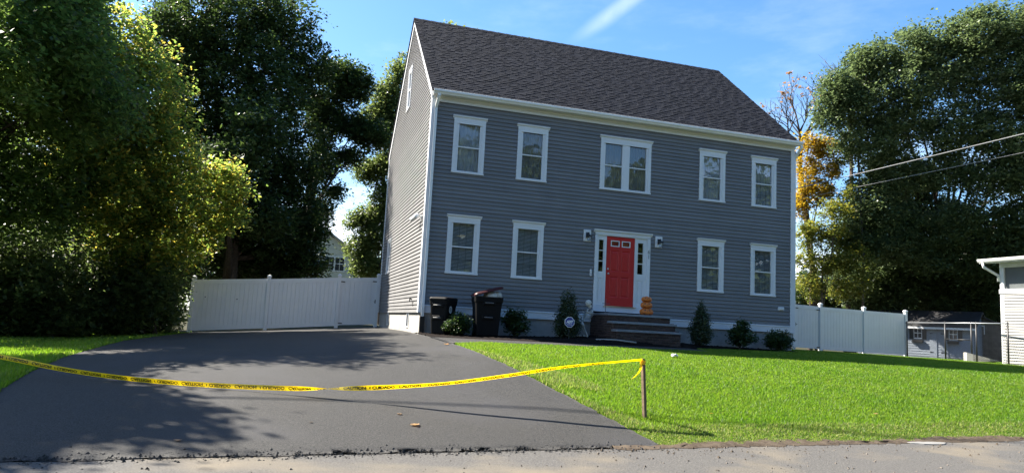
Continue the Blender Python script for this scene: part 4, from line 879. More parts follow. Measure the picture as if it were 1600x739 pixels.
tree('tall_tree', 'tree behind the house whose topmost twigs just clear the roof ridge', (5.5, 31.0), LB_['overridge'], 9000, .19, M_LF_LIT, M_BARK, .26, 40, crad=.4, fork=.6, fill=.25)
tree('golden_maple', 'golden orange maple top glowing beside the right end of the roof', (22.2, 14.6), LB_['maple'], 10000, .125, M_LF_GLD, M_BARK, .11, 41, crad=.24, fork=.55, fill=.3)
tree('birch_tree', 'yellow-green birch with pale trunk above the right fence gate', (21.9, 13.4), LB_['birch'], 17000, .115, M_LF_BIR, M_BARKG, .09, 42, crad=.24, fork=.5, fill=.35)
tree('great_oak', 'great spreading oak with bluish green leaves filling the upper right sky', (32.5, 15.2), LB_['oak'], 215000, .135, M_LF_OAK, M_BARK, .22, 43, crad=.38, per=40, fill=.28, fork=.42)
tree('dark_tree', 'dark leafy tree low behind the right white fence', (29.5, 19.5), LB_['back1'], 34000, .22, M_LF_DRK, M_BARK, .2, 44, crad=.5, fork=.3)
tree('dark_tree', 'dark leafy tree overhanging the shed beside the white neighbour house', (38.2, 16.5), LB_['back2'], 42000, .22, M_LF_DRK, M_BARK, .2, 45, crad=.5, fork=.3)
tree('shady_tree', 'mid-height leafy tree filling the space under the great oak, above the right fence end', (29.0, 16.0), LB_['mid1'], 66000, .14, M_LF_OAK, M_BARK, .14, 46, crad=.38, fork=.3, fill=.35)
tree('shady_tree', 'mid-height leafy tree behind the sheds, left of the white neighbour house', (34.0, 13.5), LB_['mid2'], 44000, .14, M_LF_OAK, M_BARK, .14, 47, crad=.38, fork=.3, fill=.35)
# trees over the road behind the viewer, seen only in the window panes
for k, (x, y, h_) in enumerate(((-22, -44, 13), (-9, -47, 15), (3, -45, 13.5), (15, -48, 16), (27, -44, 14), (38, -40, 15), (49, -36, 13), (60, -34, 15), (70, -30, 14), (22, -51, 16), (33, -49, 17), (44, -44, 16), (-3, -50, 17), (9, -52, 18))):
    rr = random.Random(k); lb = [(x + rr.uniform(-5, 5), y + rr.uniform(-2, 2), h_ * rr.uniform(.1, .95), 3.8, 3.0) for _ in range(14)]
    tree('roadside_tree', ('leafy tree across the road behind the viewpoint, mirrored in the windows'), (x, y), lb, 11000, .6, M_LF_OAK, M_BARK, .3, 90 + k, 'trees across the road', crad=.8, per=14)
# bare tree behind the roof and a dead stem before the oak
def bare(name, label, base, top, spread, seed, r0, leaves=0, depth=5, fan=.6):
    rr = random.Random(seed); t = thing(name, label, 'tree', base); mb = MB(); tips = []
    def grow(p, d, L_, r, k):
        n = 4; pts = [p]; q = p.copy(); dd = d.copy()
        for i in range(n): dd = (dd + Vector((rr.gauss(0, .13), rr.gauss(0, .13), .05))).normalized(); q = q + dd * L_ / n; pts.append(q.copy())
        mb.tube(pts, [r * (1 - .45 * i / n) for i in range(n + 1)], 7 if k < 2 else 4, False)
        if k >= depth: tips.append(q); return
        for c in range((3 if k < 3 else rr.choice((2, 3))) if k else 5):
            a = pts[rr.randint(2, n)] if c else pts[n]; s = Vector((rr.gauss(0, 1), rr.gauss(0, 1), rr.gauss(.15, .6))).normalized()
            grow(a, (dd + s * fan).normalized(), L_ * rr.uniform(.58, .8), max(.008, r * .58), k + 1)
    b, tp = Vector(base), Vector(top); mb.tube([b, b.lerp(tp, .5) + Vector((.2, 0, 0)), tp], [r0 * 1.3, r0 * 1.1, r0], 8)
    grow(tp, (tp - b).normalized(), spread, r0, 0); obj('trunk', mb, M_BARKG if 'dead' in name else M_BARK, t, True)
    if leaves:
        rg = np.random.default_rng(seed); k = rg.integers(0, len(tips), leaves); lob = [(*tips[i], .12, .12) for i in sorted(set(k))]
        V, F = leafcloud(lob, leaves * 3, .16, seed, crad=.1, per=3); npmesh('crown', V, F, M_LF_DRY, t)
bare('bare_tree', 'almost leafless tree with fine twigs rising behind the right roof slope', (25.9, 18.4, -1.3), (24.6, 18.4, 9.3), 2.7, 15, .15, 110, 5, .75)
bare('bare_tree', 'leafless grey tree whose top twigs show left of the great oak', (26.3, 16.5, -1.3), (26.6, 16.3, 11.2), 2.4, 9, .11, 0, 5, .75)
bare('dead_tree', 'slender dead grey trunk standing before the great oak', (24.2, 12.9, -1.2), (23.6, 12.5, 9.8), 1.9, 12, .055, 0, 4, 1.0)
# distant woods close the view under the crowns
rg = np.random.default_rng(77); lob = []
for k in range(70):
    u = rg.random(); x = -46 + 130 * u; lob.append((x, 52 + 10 * rg.random() - .35 * max(0, x - 20), 1.5 + 5 * rg.random() * rg.random(), 3.2, 2.6))
V, F = leafcloud(lob, 60000, .55, 78, crad=1.1, per=16, fill=.3, zmin=-1.6); npmesh('far_woods', V, F, M_LF_DRK, None, 'stuff')
# shrubs in the bed
def shrub(name, label, cat, lobes, n, size, lm, seed, stems=6, **kw):
    x, y = lobes[0][0], lobes[0][1]; z0 = mz(x, y) if x < 9.5 else zf(x, y); t = thing(name, label, cat, (x, y, z0))
    V, F = leafcloud(lobes, n, size, seed, zmin=z0, **kw); npmesh('foliage', V, F, lm, t)
    mb = MB(); rr = random.Random(seed)
    for k in range(stems): l = lobes[k % len(lobes)]; mb.tube([(x + rr.uniform(-.05, .05), y + rr.uniform(-.05, .05), z0 - .05), ((x + l[0]) / 2, (y + l[1]) / 2, (z0 + l[2]) / 2), (l[0] + rr.uniform(-1, 1) * l[3] * .4, l[1], l[2] + l[4] * .5)], [.014, .010, .005], 5)
    obj('stem', mb, M_BARK, t); return t
shrub('round_shrub', 'rounded green shrub with a few sunlit leaves between the two bins', 'shrub', [(-1.50, -.95, -.80, .33, .27), (-1.42, -.95, -.66, .25, .17), (-1.62, -1.0, -.84, .2, .2)], 5200, .05, M_LF_SHR, 51, crad=.09, per=14)
shrub('open_shrub', 'open sprigged shrub right of the maroon-lidded bin', 'shrub', [(.14, -.72, -.72, .28, .24), (.02, -.7, -.42, .13, .14), (.27, -.7, -.44, .12, .13), (-.15, -.75, -.6, .14, .10), (.42, -.75, -.72, .14, .12), (.15, -.7, -.5, .12, .14)], 2600, .06, M_LF_SHR, 52, crad=.10, per=9)
def arb(label, x, y, hgt, r, n, seed, tops):
    z0 = mz(x, y); lobes = [(x, y, z0 + .12 * hgt, r * .9, .14 * hgt), (x, y, z0 + .3 * hgt, r, .18 * hgt), (x, y, z0 + .5 * hgt, r * .86, .18 * hgt), (x, y, z0 + .68 * hgt, r * .58, .15 * hgt)] + [(x + a * r, y, z0 + b * hgt, r * c, .13 * hgt) for a, b, c in tops]
    t = thing('arborvitae', label, 'evergreen', (x, y, z0), 'clipped evergreens against the house'); V, F = leafcloud(lobes, n * 2, .034, seed, crad=.07, per=16, flat=1.4, up=-.2, fill=.5, zmin=z0); npmesh('foliage', V, F, M_LF_ARB, t)
    mb = MB(); mb.tube([(x, y, z0 - .05), (x, y, z0 + .8 * hgt)], [.035, .012], 6); obj('trunk', mb, M_BARK, t)
arb('tall narrow evergreen with split spiky top behind the blue sign', 1.57, -.85, 1.22, .34, 7500, 53, ((-.4, .86, .16), (.05, .90, .16), (.42, .87, .15)))
arb('cone-shaped dark evergreen standing right of the brick steps', 5.78, -.75, 1.22, .31, 7000, 54, ((0, .84, .3), (.0, .95, .12)))
shrub('loose_shrub', 'loose dark shrub with ragged top under the lower right windows', 'shrub', [(7.22, -.6, -.76, .33, .22), (7.25, -.6, -.46, .2, .2), (7.0, -.6, -.62, .16, .14), (7.45, -.6, -.62, .16, .14), (7.28, -.6, -.32, .14, .10), (7.6, -.65, -.74, .12, .08)], 3600, .06, M_LF_SHR, 55, crad=.10, per=10)
shrub('boxwood', 'clipped round boxwood at the right corner of the house', 'shrub', [(8.52, -.62, -.80, .38, .28), (8.52, -.62, -.70, .34, .26)], 6500, .045, M_LF_SHR, 56, crad=.06, per=14, fill=.4)

# ------------------------------------------------------------------ white vinyl fences
def post(parent, x, y, z0, z1, cap_=.0):
    s = MB(); s.bbox(x - .0635, x + .0635, y - .0635, y + .0635, z0 - .25, z1, .006); p = obj('post', s, M_VINYL, parent)
    s = MB(); s.box(x - .078, x + .078, y - .078, y + .078, z1, z1 + .03); s.loft([[(x + a * q, y + b * q, z1 + zz) for a, b in ((-1, -1), (1, -1), (1, 1), (-1, 1))] for q, zz in ((.07, .03), (.06, .05), (.004, .085))]); obj('post_cap', s, M_VINYL, p)
def panel(parent, x0, x1, y, z0, z1, h, top=.15, names=('rail', 'board'), bw=.152):
    """Boards between two rails following the ground from z0 to z1."""
    zz = lambda x: z0 + (z1 - z0) * (x - x0) / (x1 - x0)
    for a, b in ((h - top, h), (.05, .05 + top * .8)):
        s = MB(); s.hexa([(x0, y - .025, z0 + a), (x1, y - .025, z1 + a), (x1, y + .025, z1 + a), (x0, y + .025, z0 + a), (x0, y - .025, z0 + b), (x1, y - .025, z1 + b), (x1, y + .025, z1 + b), (x0, y + .025, z0 + b)]); obj(names[0], s, M_VINYL, parent)
    n = max(1, round((x1 - x0) / bw)); 
    for i in range(n):
        a = x0 + (x1 - x0) * i / n; b = x0 + (x1 - x0) * (i + 1) / n; s = MB(); g = .005
        lo, hi = .05 + top * .8, h - top
        pf = lambda x, yy: (x, y + yy)
        sec = [(a + .0005, .0), (a + g, -.010), (b - g, -.010), (b - .0005, .0), (b - .0005, .011), (a + .0005, .011)]
        s.loft([[(x, y + yy, zz(x) + lo) for x, yy in sec], [(x, y + yy, zz(x) + hi) for x, yy in sec]]); obj(names[1], s, M_VINYL, parent)
FY = 8.72
lf = thing('privacy_fence', 'white vinyl privacy fence at the back left end of the driveway', 'fence', (-6.5, FY, -1.35))
LP = [(-9.05, -1.55), (-6.5, -1.35), (-3.98, -1.14), (-2.52, -1.03)]
for x, z in LP: post(lf, x, FY, z, z + 1.93)
for (xa, za), (xb, zb) in zip(LP[:2], LP[1:3]): panel(lf, xa + .064, xb - .064, FY, za, zb, 1.86)
s = MB(); s.ball((-8.62, FY - .03, -.28), .02, 8, 5); obj('knob', s, M_BLACK, lf); s = MB(); s.ball((-7.55, FY - .03, -.30), .02, 8, 5); obj('knob', s, M_BLACK, lf)
def gate(label, xa, xb, y, za, zb, hinge_left):
    g = thing('fence_gate', label, 'gate', ((xa + xb) / 2, y, (za + zb) / 2), 'white vinyl gates'); panel(g, xa + .09, xb - .09, y, za + .02, zb + .02, 1.83)
    for x in ((xa + .075), (xb - .075)):
        s = MB(); zz = za + (zb - za) * (x - xa) / (xb - xa); s.bbox(x - .035, x + .035, y - .03, y + .03, zz + .05, zz + 1.85, .006); obj('stile', s, M_VINYL, g)
    for zo in (.14, 1.70):
        for x, sx in (((xa + .04), 1), ((xb - .04), -1)):
            if (sx > 0) != hinge_left and zo < 1: continue
            s = MB(); zz = za + (zb - za) * (x - xa) / (xb - xa) + zo; s.box(min(x, x + sx * .17), max(x, x + sx * .17), y - .04, y - .031, zz - .018, zz + .018); s.tube([(x, y - .045, zz - .05), (x, y - .045, zz + .05)], .014, 7); obj('hinge', s, M_BLACK, g)
    x = xb - .06 if hinge_left else xa + .06; s = MB(); s.bbox(x - .03, x + .03, y - .06, y - .031, za + .95, za + 1.10, .008); s.tube([(x, y - .05, za + 1.02), (x + (.07 if hinge_left else -.07) * -1, y - .075, za + 1.02)], .01, 6); obj('latch', s, M_BLACK, g)
gate('white vinyl gate with black hinges between left fence and gable wall', -3.98, -2.52, FY, -1.12, -1.03, True)
RY = 6.2
rfn = thing('privacy_fence', 'white vinyl privacy fence running from the right side of the house', 'fence', (18, RY, -1.12))
RP = [(9.75, -1.07), (12.0, -1.07), (14.45, -1.07), (15.80, -1.10), (18.07, -1.13), (20.32, -1.15)]
for x, z in RP: post(rfn, x, RY, z, z + 1.93)
for k in (0, 1, 3, 4): (xa, za), (xb, zb) = RP[k], RP[k + 1]; panel(rfn, xa + .064, xb - .064, RY, za, zb, 1.84)
gate('white vinyl gate with black latch next to the right house corner', 14.45, 15.80, RY, -1.07, -1.10, False)

# ------------------------------------------------------------------ black chain-link fence to the neighbour
cl = thing('chain_link_fence', 'black chain-link fence with steel top rail before the sheds', 'fence', (19.6, 3.6, -1.15))
CA, CB = Vector((20.2, 6.1, 0)), Vector((19.55, .80, 0)); CZ0, CZ1 = -1.13, .30
clp = lambda u, z: CA.lerp(CB, u) + Vector((0, 0, z))
for u in (.02, .43, .68, .725, .995):
    s = MB(); s.tube([clp(u, -1.4), clp(u, CZ1 + .02)], .03, 8); s.ball(clp(u, CZ1 + .03), .034, 8, 5); obj('post', s, M_BLACK, cl, True)
s = MB(); s.tube([clp(0, CZ1), clp(1, CZ1)], .022, 8); obj('top_rail', s, M_GALV, cl, True)
s = MB(); s.tube([clp(.44, -.35), clp(.68, -.35)], .018, 6); obj('mid_rail', s, M_BLACK, cl, True)
s = MB(); s.tube([clp(.0, CZ0 + .04), clp(1, CZ0 + .04)], .006, 5); obj('tension_wire', s, M_BLACK, cl, True)
s = MB(); Lc = (CB - CA).length; pitch = .075; H = CZ1 - CZ0 - .02; nn = int((Lc + H) / pitch)
for i in range(nn):
    for sg_ in (1, -1):
        a0 = i * pitch - H; a1 = a0 + H; z0, z1 = (CZ0, CZ0 + H) if sg_ > 0 else (CZ0 + H, CZ0)
        if a0 < 0: z0 = z0 + (z1 - z0) * (-a0) / H; a0 = 0
        if a1 > Lc: z1 = z0 + (z1 - z0) * (Lc - a0) / (a1 - a0); a1 = Lc
        if a1 - a0 > .02: p, q = clp(a0 / Lc, z0), clp(a1 / Lc, z1); s.bar(p, q, .0035, .0035)
o = obj('wire_mesh', s, M_BLACK, cl); o['kind'] = 'stuff'

# ------------------------------------------------------------------ sheds
def shed_axes(a, b): a, b = Vector(a), Vector(b); u = (b - a).normalized(); return a, u, Vector((-u.y, u.x, 0))
sh = thing('garden_shed', 'blue grey shed with two shuttered windows and flower boxes', 'shed', (28.0, 11.6, -1.4))
A_, u_, v_ = shed_axes((25.9, 15.1, 0), (28.75, 10.05, 0)); Ls = 5.8; SP = lambda a, o, z: tuple(A_ + u_ * a + v_ * o + Vector((0, 0, z)))
wz0, wz1 = -1.5, .40
for i in range(14):
    z = wz0 + i * .138; s = MB(); s.mesh([SP(0, 0, z), SP(Ls, 0, z), SP(Ls, -.02, z), SP(0, -.02, z), SP(0, -.003, z + .142), SP(Ls, -.003, z + .142)], [(0, 1, 2, 3), (3, 2, 5, 4)])
    s.mesh([SP(Ls, 0, z), SP(Ls, 3, z), SP(Ls + .02, 3, z), SP(Ls + .02, 0, z), SP(Ls + .003, 0, z + .142), SP(Ls + .003, 3, z + .142)], [(0, 1, 2, 3), (3, 2, 5, 4)]); obj('wall_board', s, M_SHED, sh)
s = MB(); s.mesh([SP(0, 3, wz0), SP(Ls, 3, wz0), SP(Ls, 3, wz1), SP(0, 3, wz1)], [(0, 1, 2, 3)]); s.mesh([SP(Ls, 0, wz1), SP(Ls, 3, wz1), SP(Ls, 1.5, 1.25)], [(0, 1, 2)]); s.mesh([SP(0, 0, wz0), SP(0, 3, wz0), SP(0, 3, wz1), SP(0, 1.5, 1.25), SP(0, 0, wz1)], [(0, 1, 2, 3, 4)]); obj('wall', s, M_SHED, sh)
s = MB(); 
for a, b in ((-.25, 1.5), (3.25, 1.5)): s.hexa([SP(-.15, a, wz1 - .1), SP(Ls + .15, a, wz1 - .1), SP(Ls + .15, b, 1.26), SP(-.15, b, 1.26), SP(-.15, a, wz1 - .05), SP(Ls + .15, a, wz1 - .05), SP(Ls + .15, b, 1.32), SP(-.15, b, 1.32)] if a < 0 else [SP(Ls + .15, a, wz1 - .1), SP(-.15, a, wz1 - .1), SP(-.15, b, 1.26), SP(Ls + .15, b, 1.26), SP(Ls + .15, a, wz1 - .05), SP(-.15, a, wz1 - .05), SP(-.15, b, 1.32), SP(Ls + .15, b, 1.32)])
sr = obj('roof', s, M_SHEDR, sh)
s = MB(); s.box(0, 0, 0, 0, 0, 0) if False else None
s.hexa([SP(-.15, -.27, wz1 - .14), SP(Ls + .15, -.27, wz1 - .14), SP(Ls + .15, -.25, wz1 - .14), SP(-.15, -.25, wz1 - .14), SP(-.15, -.27, wz1 - .03), SP(Ls + .15, -.27, wz1 - .03), SP(Ls + .15, -.25, wz1 - .03), SP(-.15, -.25, wz1 - .03)]); obj('fascia', s, M_TRIM, sh)
for k in range(5):  # raised strips added to stand in for sun glints streaking the shed roof
    s = MB(); a = Ls - .5 - k * .85; s.hexa([SP(a, -.26, wz1 - .048), SP(a + .1, -.26, wz1 - .048), SP(a + .1, 1.5, 1.322), SP(a, 1.5, 1.322), SP(a, -.26, wz1 - .03), SP(a + .1, -.26, wz1 - .03), SP(a + .1, 1.5, 1.34), SP(a, 1.5, 1.34)]); obj('glint_strip', s, M_SHEDR, sr)
for aw in (3.15, 4.85):
    s = MB(); s.loft([[SP(aw + x, o, -.28 + z) for x, z in ((-.2, 0), (.2, 0), (.2, .62), (-.2, .62))] for o in (-.02, -.05)]); sw = obj('window', s, M_TRIM, sh)
    s = MB(); [s.loft([[SP(aw + x0 + q, o, -.24 + z0 + w2) for q, w2 in ((0, 0), (.16, 0), (.16, .24), (0, .24))] for o in (-.051, -.056)]) for x0 in (-.175, .015) for z0 in (.01, .29)]; obj('pane', s, mat('dark shed glass', (.02, .022, .026), .15, .6, var=.1), sw)
    for x0 in (-.42, .22): s = MB(); s.loft([[SP(aw + x0 + q, o, -.30 + w2) for q, w2 in ((0, 0), (.2, 0), (.2, .68), (0, .68))] for o in (-.02, -.045)]); obj('shutter', s, M_BLACK, sw)
    s = MB(); s.loft([[SP(aw - .26 + q, o, -.48 + w2) for q, w2 in ((0, 0), (.52, 0), (.52, .15), (0, .15))] for o in (-.02, -.17)]); obj('flower_box', s, M_BLACK, sw)
for ad, wd in ((3.72, .35), (4.25, .36)):
    s = MB(); s.loft([[SP(ad + q, o, -1.42 + w2) for q, w2 in ((0, 0), (wd, 0), (wd, 1.62), (0, 1.62))] for o in (-.02, -.04)]); sdr = obj('door', s, M_SHED, sh)
    for zz in (-1.0, -.0): s = MB(); s.loft([[SP(ad + .02 + q, o, zz + w2) for q, w2 in ((0, 0), (.16, .02), (.16, .04), (0, .06))] for o in (-.041, -.052)]); obj('hinge', s, M_BLACK, sdr)
gs = thing('play_shed', 'small dark gabled shed with white cross window in the dappled shade', 'shed', (31.3, 11.3, -1.4))
A2, u2, v2 = shed_axes((29.35, 12.0, 0), (31.2, 10.2, 0)); GP = lambda a, o, z: tuple(A2 + u2 * a + v2 * o + Vector((0, 0, z))); Lg = (Vector((31.2, 10.2, 0)) - Vector((29.35, 12.0, 0))).length
for i in range(12):
    a0, a1 = Lg * i / 12, Lg * (i + 1) / 12 - .01; zt = lambda a: .50 + .62 * (1 - abs(a / Lg * 2 - 1)); s = MB()
    s.mesh([GP(a0, 0, -1.5), GP(a1, 0, -1.5), GP(a1, 0, zt(a1)), GP(a0, 0, zt(a0)), GP(a0, -.02, -1.5), GP(a1, -.02, -1.5), GP(a1, -.02, zt(a1)), GP(a0, -.02, zt(a0))], [(4, 5, 6, 7), (0, 4, 7, 3), (5, 1, 2, 6)]); obj('wall_board', s, M_GSHED, gs)
s = MB(); s.mesh([GP(0, 0, -1.5), GP(0, 2.2, -1.5), GP(0, 2.2, .5), GP(0, 0, .5), GP(Lg, 0, -1.5), GP(Lg, 2.2, -1.5), GP(Lg, 2.2, .5), GP(Lg, 0, .5)], [(0, 3, 2, 1), (4, 5, 6, 7), (1, 2, 6, 5)]); obj('wall', s, M_GSHED, gs)
s = MB()
for a, b in ((-.18, Lg / 2), (Lg + .18, Lg / 2)): s.mesh([GP(a, -.18, .42), GP(b, -.18, 1.16), GP(b, 2.3, 1.16), GP(a, 2.3, .42), GP(a, -.18, .47), GP(b, -.18, 1.21), GP(b, 2.3, 1.21), GP(a, 2.3, .47)], [(0, 1, 2, 3), (7, 6, 5, 4), (4, 5, 1, 0), (3, 2, 6, 7), (0, 3, 7, 4)])
obj('roof', s, M_GSHED, gs)
s = MB(); cg = Lg / 2; [s.loft([[GP(cg + x + q, o, z + w2) for q, w2 in ((0, 0), (wq, 0), (wq, hq), (0, hq))] for o in (-.021, -.04)]) for x, z, wq, hq in ((-.035, .12, .07, .75), (-.28, .55, .56, .06), (-.30, .12, .04, .5), (.26, .12, .04, .5))]; obj('window', s, M_TRIM, gs)
s = MB(); s.hexa([(19.62, 2.6, -1.2), (20.3, 2.2, -1.2), (20.6, 2.6, -1.2), (19.9, 3.0, -1.2), (19.62, 2.6, -.84), (20.3, 1.75, -1.10), (20.6, 2.4, -1.10), (19.9, 3.0, -.84)])
tag(obj('concrete_ramp', s, M_CONC, None, loc=(20.0, 2.6, -1.2)), 'pale wedge of concrete behind the chain-link fence by the white house', 'ramp')

# ------------------------------------------------------------------ white neighbour at the right edge
nb = thing('white_house', 'white clapboard neighbour house with enclosed porch at the right edge', 'house', (22.5, 0, -1.2))
NX = 20.03; N0, N1 = -3.2, 1.42
for i in range(36):
    z = -1.25 + i * .105
    if z > 2.42: break
    s = MB()
    segs = [(N0, N1)] if not (1.48 < z < 2.42) else []
    for a, b in segs: s.mesh([(NX, a, z), (NX, b, z), (NX - .034, b, z), (NX - .034, a, z), (NX - .002, a, z + .109), (NX - .002, b, z + .109)], [(3, 2, 1, 0), (4, 5, 2, 3)])
    if s.v: obj('clapboard', s, M_NEIGH, nb)
s = MB(); s.box(NX - .02, NX + .12, N1 - .13, N1 + .03, -1.3, 2.55); s.box(NX - .05, NX + .05, N0, N1 + .05, 1.44, 1.60); s.box(NX - .028, NX + .1, N0, N1 + .034, 2.42, 2.60)
for yy in (N1 - .55, N1 - 1.7, N1 - 2.9, N0 + .05): s.box(NX - .025, NX + .09, yy - .06, yy + .06, 1.6, 2.42) if yy < N1 - 1 else None
obj('porch_frame', s, M_TRIM, nb)
for a, b in ((N1 - 1.64, N1 - .16), (N1 - 2.84, N1 - 1.76)): s = MB(); s.box(NX + .03, NX + .04, a, b, 1.60, 2.42); pw = obj('window', s, mat('insect screen', (.10, .11, .11), .35, .5, var=.15, nscale=2), nb)
s = MB(); s.mesh([(NX, N1, -1.3), (NX + 6, N1, -1.3), (NX + 6, N1, 2.5), (NX, N1, 2.5), (NX, N0, -1.3), (NX + 6, N0, -1.3), (NX + 6, N0, 2.5), (NX, N0, 2.5)], [(1, 0, 3, 2), (4, 5, 6, 7), (3, 7, 6, 2)]); obj('wall', s, M_NEIGH, nb)
s = MB(); s.hexa([(NX - .55, N0 - .4, 2.56), (NX + 6, N0 - .4, 3.2), (NX + 6, N1 + .42, 3.2), (NX - .55, N1 + .42, 2.56), (NX - .55, N0 - .4, 2.70), (NX + 6, N0 - .4, 3.34), (NX + 6, N1 + .42, 3.34), (NX - .55, N1 + .42, 2.70)]); obj('roof', s, M_TRIM, nb)
s = MB(); pr = [(0, 0), (-.08, 0), (-.11, .05), (-.12, .12), (-.11, .12), (-.09, .05), (-.01, .015), (0, .12)]; s.loft([[(NX - .552 + a, y, 2.60 + b) for a, b in pr] for y in (N0 - .4, N1 + .42)]); obj('gutter', s, M_GUT, nb)
s = MB(); s.tube([(NX - .60, N1 + .25, 2.60), (NX - .58, N1 + .22, 2.42), (NX - .30, N1 + .12, 2.25), (NX - .06, N1 + .05, 2.12), (NX - .06, N1 + .05, 1.9)], .05, 8); obj('downspout', s, M_GUT, nb, True)

# ------------------------------------------------------------------ cream house far behind the left fence
ch = thing('cream_house', 'cream clapboard house with double window glimpsed above the left gate', 'house', (-5.6, 44, -1.2))
CY = 40.0; C0, C1 = -10.2, -1.05; CM = (C0 + C1) / 2; CE, CR = 4.35, 7.45
for i in range(58):
    z = -1.3 + i * .15; h2 = (C1 - C0) / 2 if z < CE else (C1 - C0) / 2 * (CR - z - .07) / (CR - CE)
    if h2 < .1: break
    s = MB(); s.mesh([(CM - h2, CY, z), (CM + h2, CY, z), (CM + h2, CY - .03, z), (CM - h2, CY - .03, z), (CM - h2, CY - .004, z + .155), (CM + h2, CY - .004, z + .155)], [(0, 1, 2, 3), (3, 2, 5, 4)]); obj('clapboard', s, M_CREAM, ch)
s = MB(); s.mesh([(C1, CY, -1.3), (C1, CY + 9, -1.3), (C1, CY + 9, CE), (C1, CY, CE), (C0, CY, -1.3), (C0, CY + 9, -1.3), (C0, CY + 9, CE), (C0, CY, CE)], [(0, 1, 2, 3), (5, 4, 7, 6)]); obj('wall', s, M_CREAM, ch)
s = MB()
for a, sg_ in ((C0 - .3, 1), (C1 + .3, -1)):
    zz = CE - .2; s.mesh([(a, CY - .3, zz), (CM, CY - .3, CR), (CM, CY + 9.3, CR), (a, CY + 9.3, zz), (a, CY - .3, zz + .16), (CM, CY - .3, CR + .18), (CM, CY + 9.3, CR + .18), (a, CY + 9.3, zz + .16)], [(0, 1, 2, 3), (7, 6, 5, 4), (0, 4, 5, 1), (3, 2, 6, 7), (0, 3, 7, 4)])
obj('roof', s, M_CREAM if False else mat('cream fascia and roof', (.30, .285, .23), .7, .3, var=.1), ch)
s = MB(); s.box(-3.45, -1.75, CY - .07, CY - .02, 2.78, 4.02); cw = obj('window', s, mat('cream trim', (.62, .60, .50), .5, var=.05), ch)
for a in (-3.34, -2.53): 
    s = MB(); s.box(a, a + .68, CY - .078, CY - .071, 2.88, 3.92); obj('pane', s, mat('far glass', (.03, .034, .038), .1, .6, var=.1), cw)
    s = MB(); s.box(a + .325, a + .355, CY - .088, CY - .079, 2.88, 3.92); s.box(a, a + .68, CY - .095, CY - .089, 3.38, 3.44); obj('muntin', s, mat('cream trim', (.62, .60, .50)), cw)

# ------------------------------------------------------------------ overhead cables
def cable(name, label, a, b, sag, r, m, cat='cable', group=None):
    a, b = Vector(a), Vector(b); pts = [a.lerp(b, i / 24) - Vector((0, 0, sag * 4 * (i / 24) * (1 - i / 24))) for i in range(25)]
    s = MB(); s.tube(pts, r, 6); o = obj(name, s, m, None, True, loc=tuple(a)); tag(o, label, cat, group)
cable('service_cable', 'thick pale service cable, upper of the two crossing the oak', (9.58, 4.0, 4.16), (20.6, -10.25, 7.62), .05, .015, M_CABLE)
cable('service_cable', 'thin grey cable, lower of the two crossing the oak', (9.58, 4.2, 3.84), (20.6, -10.1, 6.8), .05, .007, M_CABLE)
cable('street_cable', 'overhead street cable out of frame that casts a thin shadow across the driveway', (-24.0, -2.0, 9.25), (24.0, -6.4, 9.15), .0, .028, M_BLACK)

# ------------------------------------------------------------------ stake and caution tape
SB = (-1.00, -10.41); sz = zf(*SB)
s = MB(); b0, b1 = Vector((SB[0], SB[1], sz - .12)), Vector((SB[0] - .045, SB[1] + .03, sz + .80)); a1 = Vector((.021, .006, 0)); a2 = Vector((-.006, .021, 0))
s.loft([[p + a1 * i * q + a2 * j * q for i, j in ((-1, -1), (1, -1), (1, 1), (-1, 1))] for p, q in ((b0, .5), (b0.lerp(b1, .2), 1), (b0.lerp(b1, .6), 1.02), (b1, 1))]); stake = obj('wooden_stake', s, M_WOOD, None, loc=(SB[0], SB[1], sz)); tag(stake, 'weathered wooden stake in the lawn edge holding the yellow tape', 'stake')
tp = thing('caution_tape', 'sagging yellow caution tape stretched across the driveway to the stake', 'tape', (-5, -9.8, -1.62))
ctrl = [(-11.6, -7.4, -1.22), (-10.4, -7.75, -1.36), (-9.276, -8.155, -1.469), (-8.427, -8.501, -1.582), (-7.599, -8.847, -1.644), (-6.792, -9.193, -1.660), (-6.006, -9.482, -1.655), (-5.231, -9.771, -1.625), (-4.46, -10.01, -1.565), (-3.692, -10.232, -1.475), (-2.928, -10.348, -1.345), (-2.146, -10.40, -1.205), (-1.075, -10.405, -1.075)]
cp = np.array(ctrl); tt = np.linspace(0, len(cp) - 1, 220)
def crom(t):
    i = int(min(max(math.floor(t), 0), len(cp) - 2)); u = t - i; p0, p1, p2, p3 = cp[max(i - 1, 0)], cp[i], cp[i + 1], cp[min(i + 2, len(cp) - 1)]
    return .5 * (2 * p1 + (p2 - p0) * u + (2 * p0 - 5 * p1 + 4 * p2 - p3) * u * u + (3 * p1 - p0 - 3 * p2 + p3) * u ** 3)
TPp = np.array([crom(t) for t in tt]); seg = np.linalg.norm(np.diff(TPp, axis=0), axis=1); arc = np.concatenate([[0], np.cumsum(seg)]); TL = arc[-1]
xtw = np.interp(-5.2, TPp[:, 0], arc)
def tape_frame(sv):
    p = np.array([np.interp(sv, arc, TPp[:, k]) for k in range(3)]); q = np.array([np.interp(min(sv + .02, TL), arc, TPp[:, k]) for k in range(3)]); r = np.array([np.interp(max(sv - .02, 0), arc, TPp[:, k]) for k in range(3)])
    T = Vector(q - r).normalized(); Nn = Vector((T.y, -T.x, 0)).normalized(); U = Nn.cross(T) * -1
    if U.z < 0: U = -U
    a = math.sin(sv * 1.9) * .18 + .12
    w = sv - xtw
    # half twist: the band turns over once around xtw, then leans as it rises to the stake
    a += math.pi * (1 / (1 + math.exp(-w * 4.0))) if True else 0
    a += .8 * min(1, max(0, w / 1.5)) + .55 * math.exp(-(w / .9) ** 2) * (-1)
    return Vector(p), U * math.cos(a) + Nn * math.sin(a), Nn * math.cos(a) - U * math.sin(a)
HWD = .031; s = MB(); nS = 420; rows = []
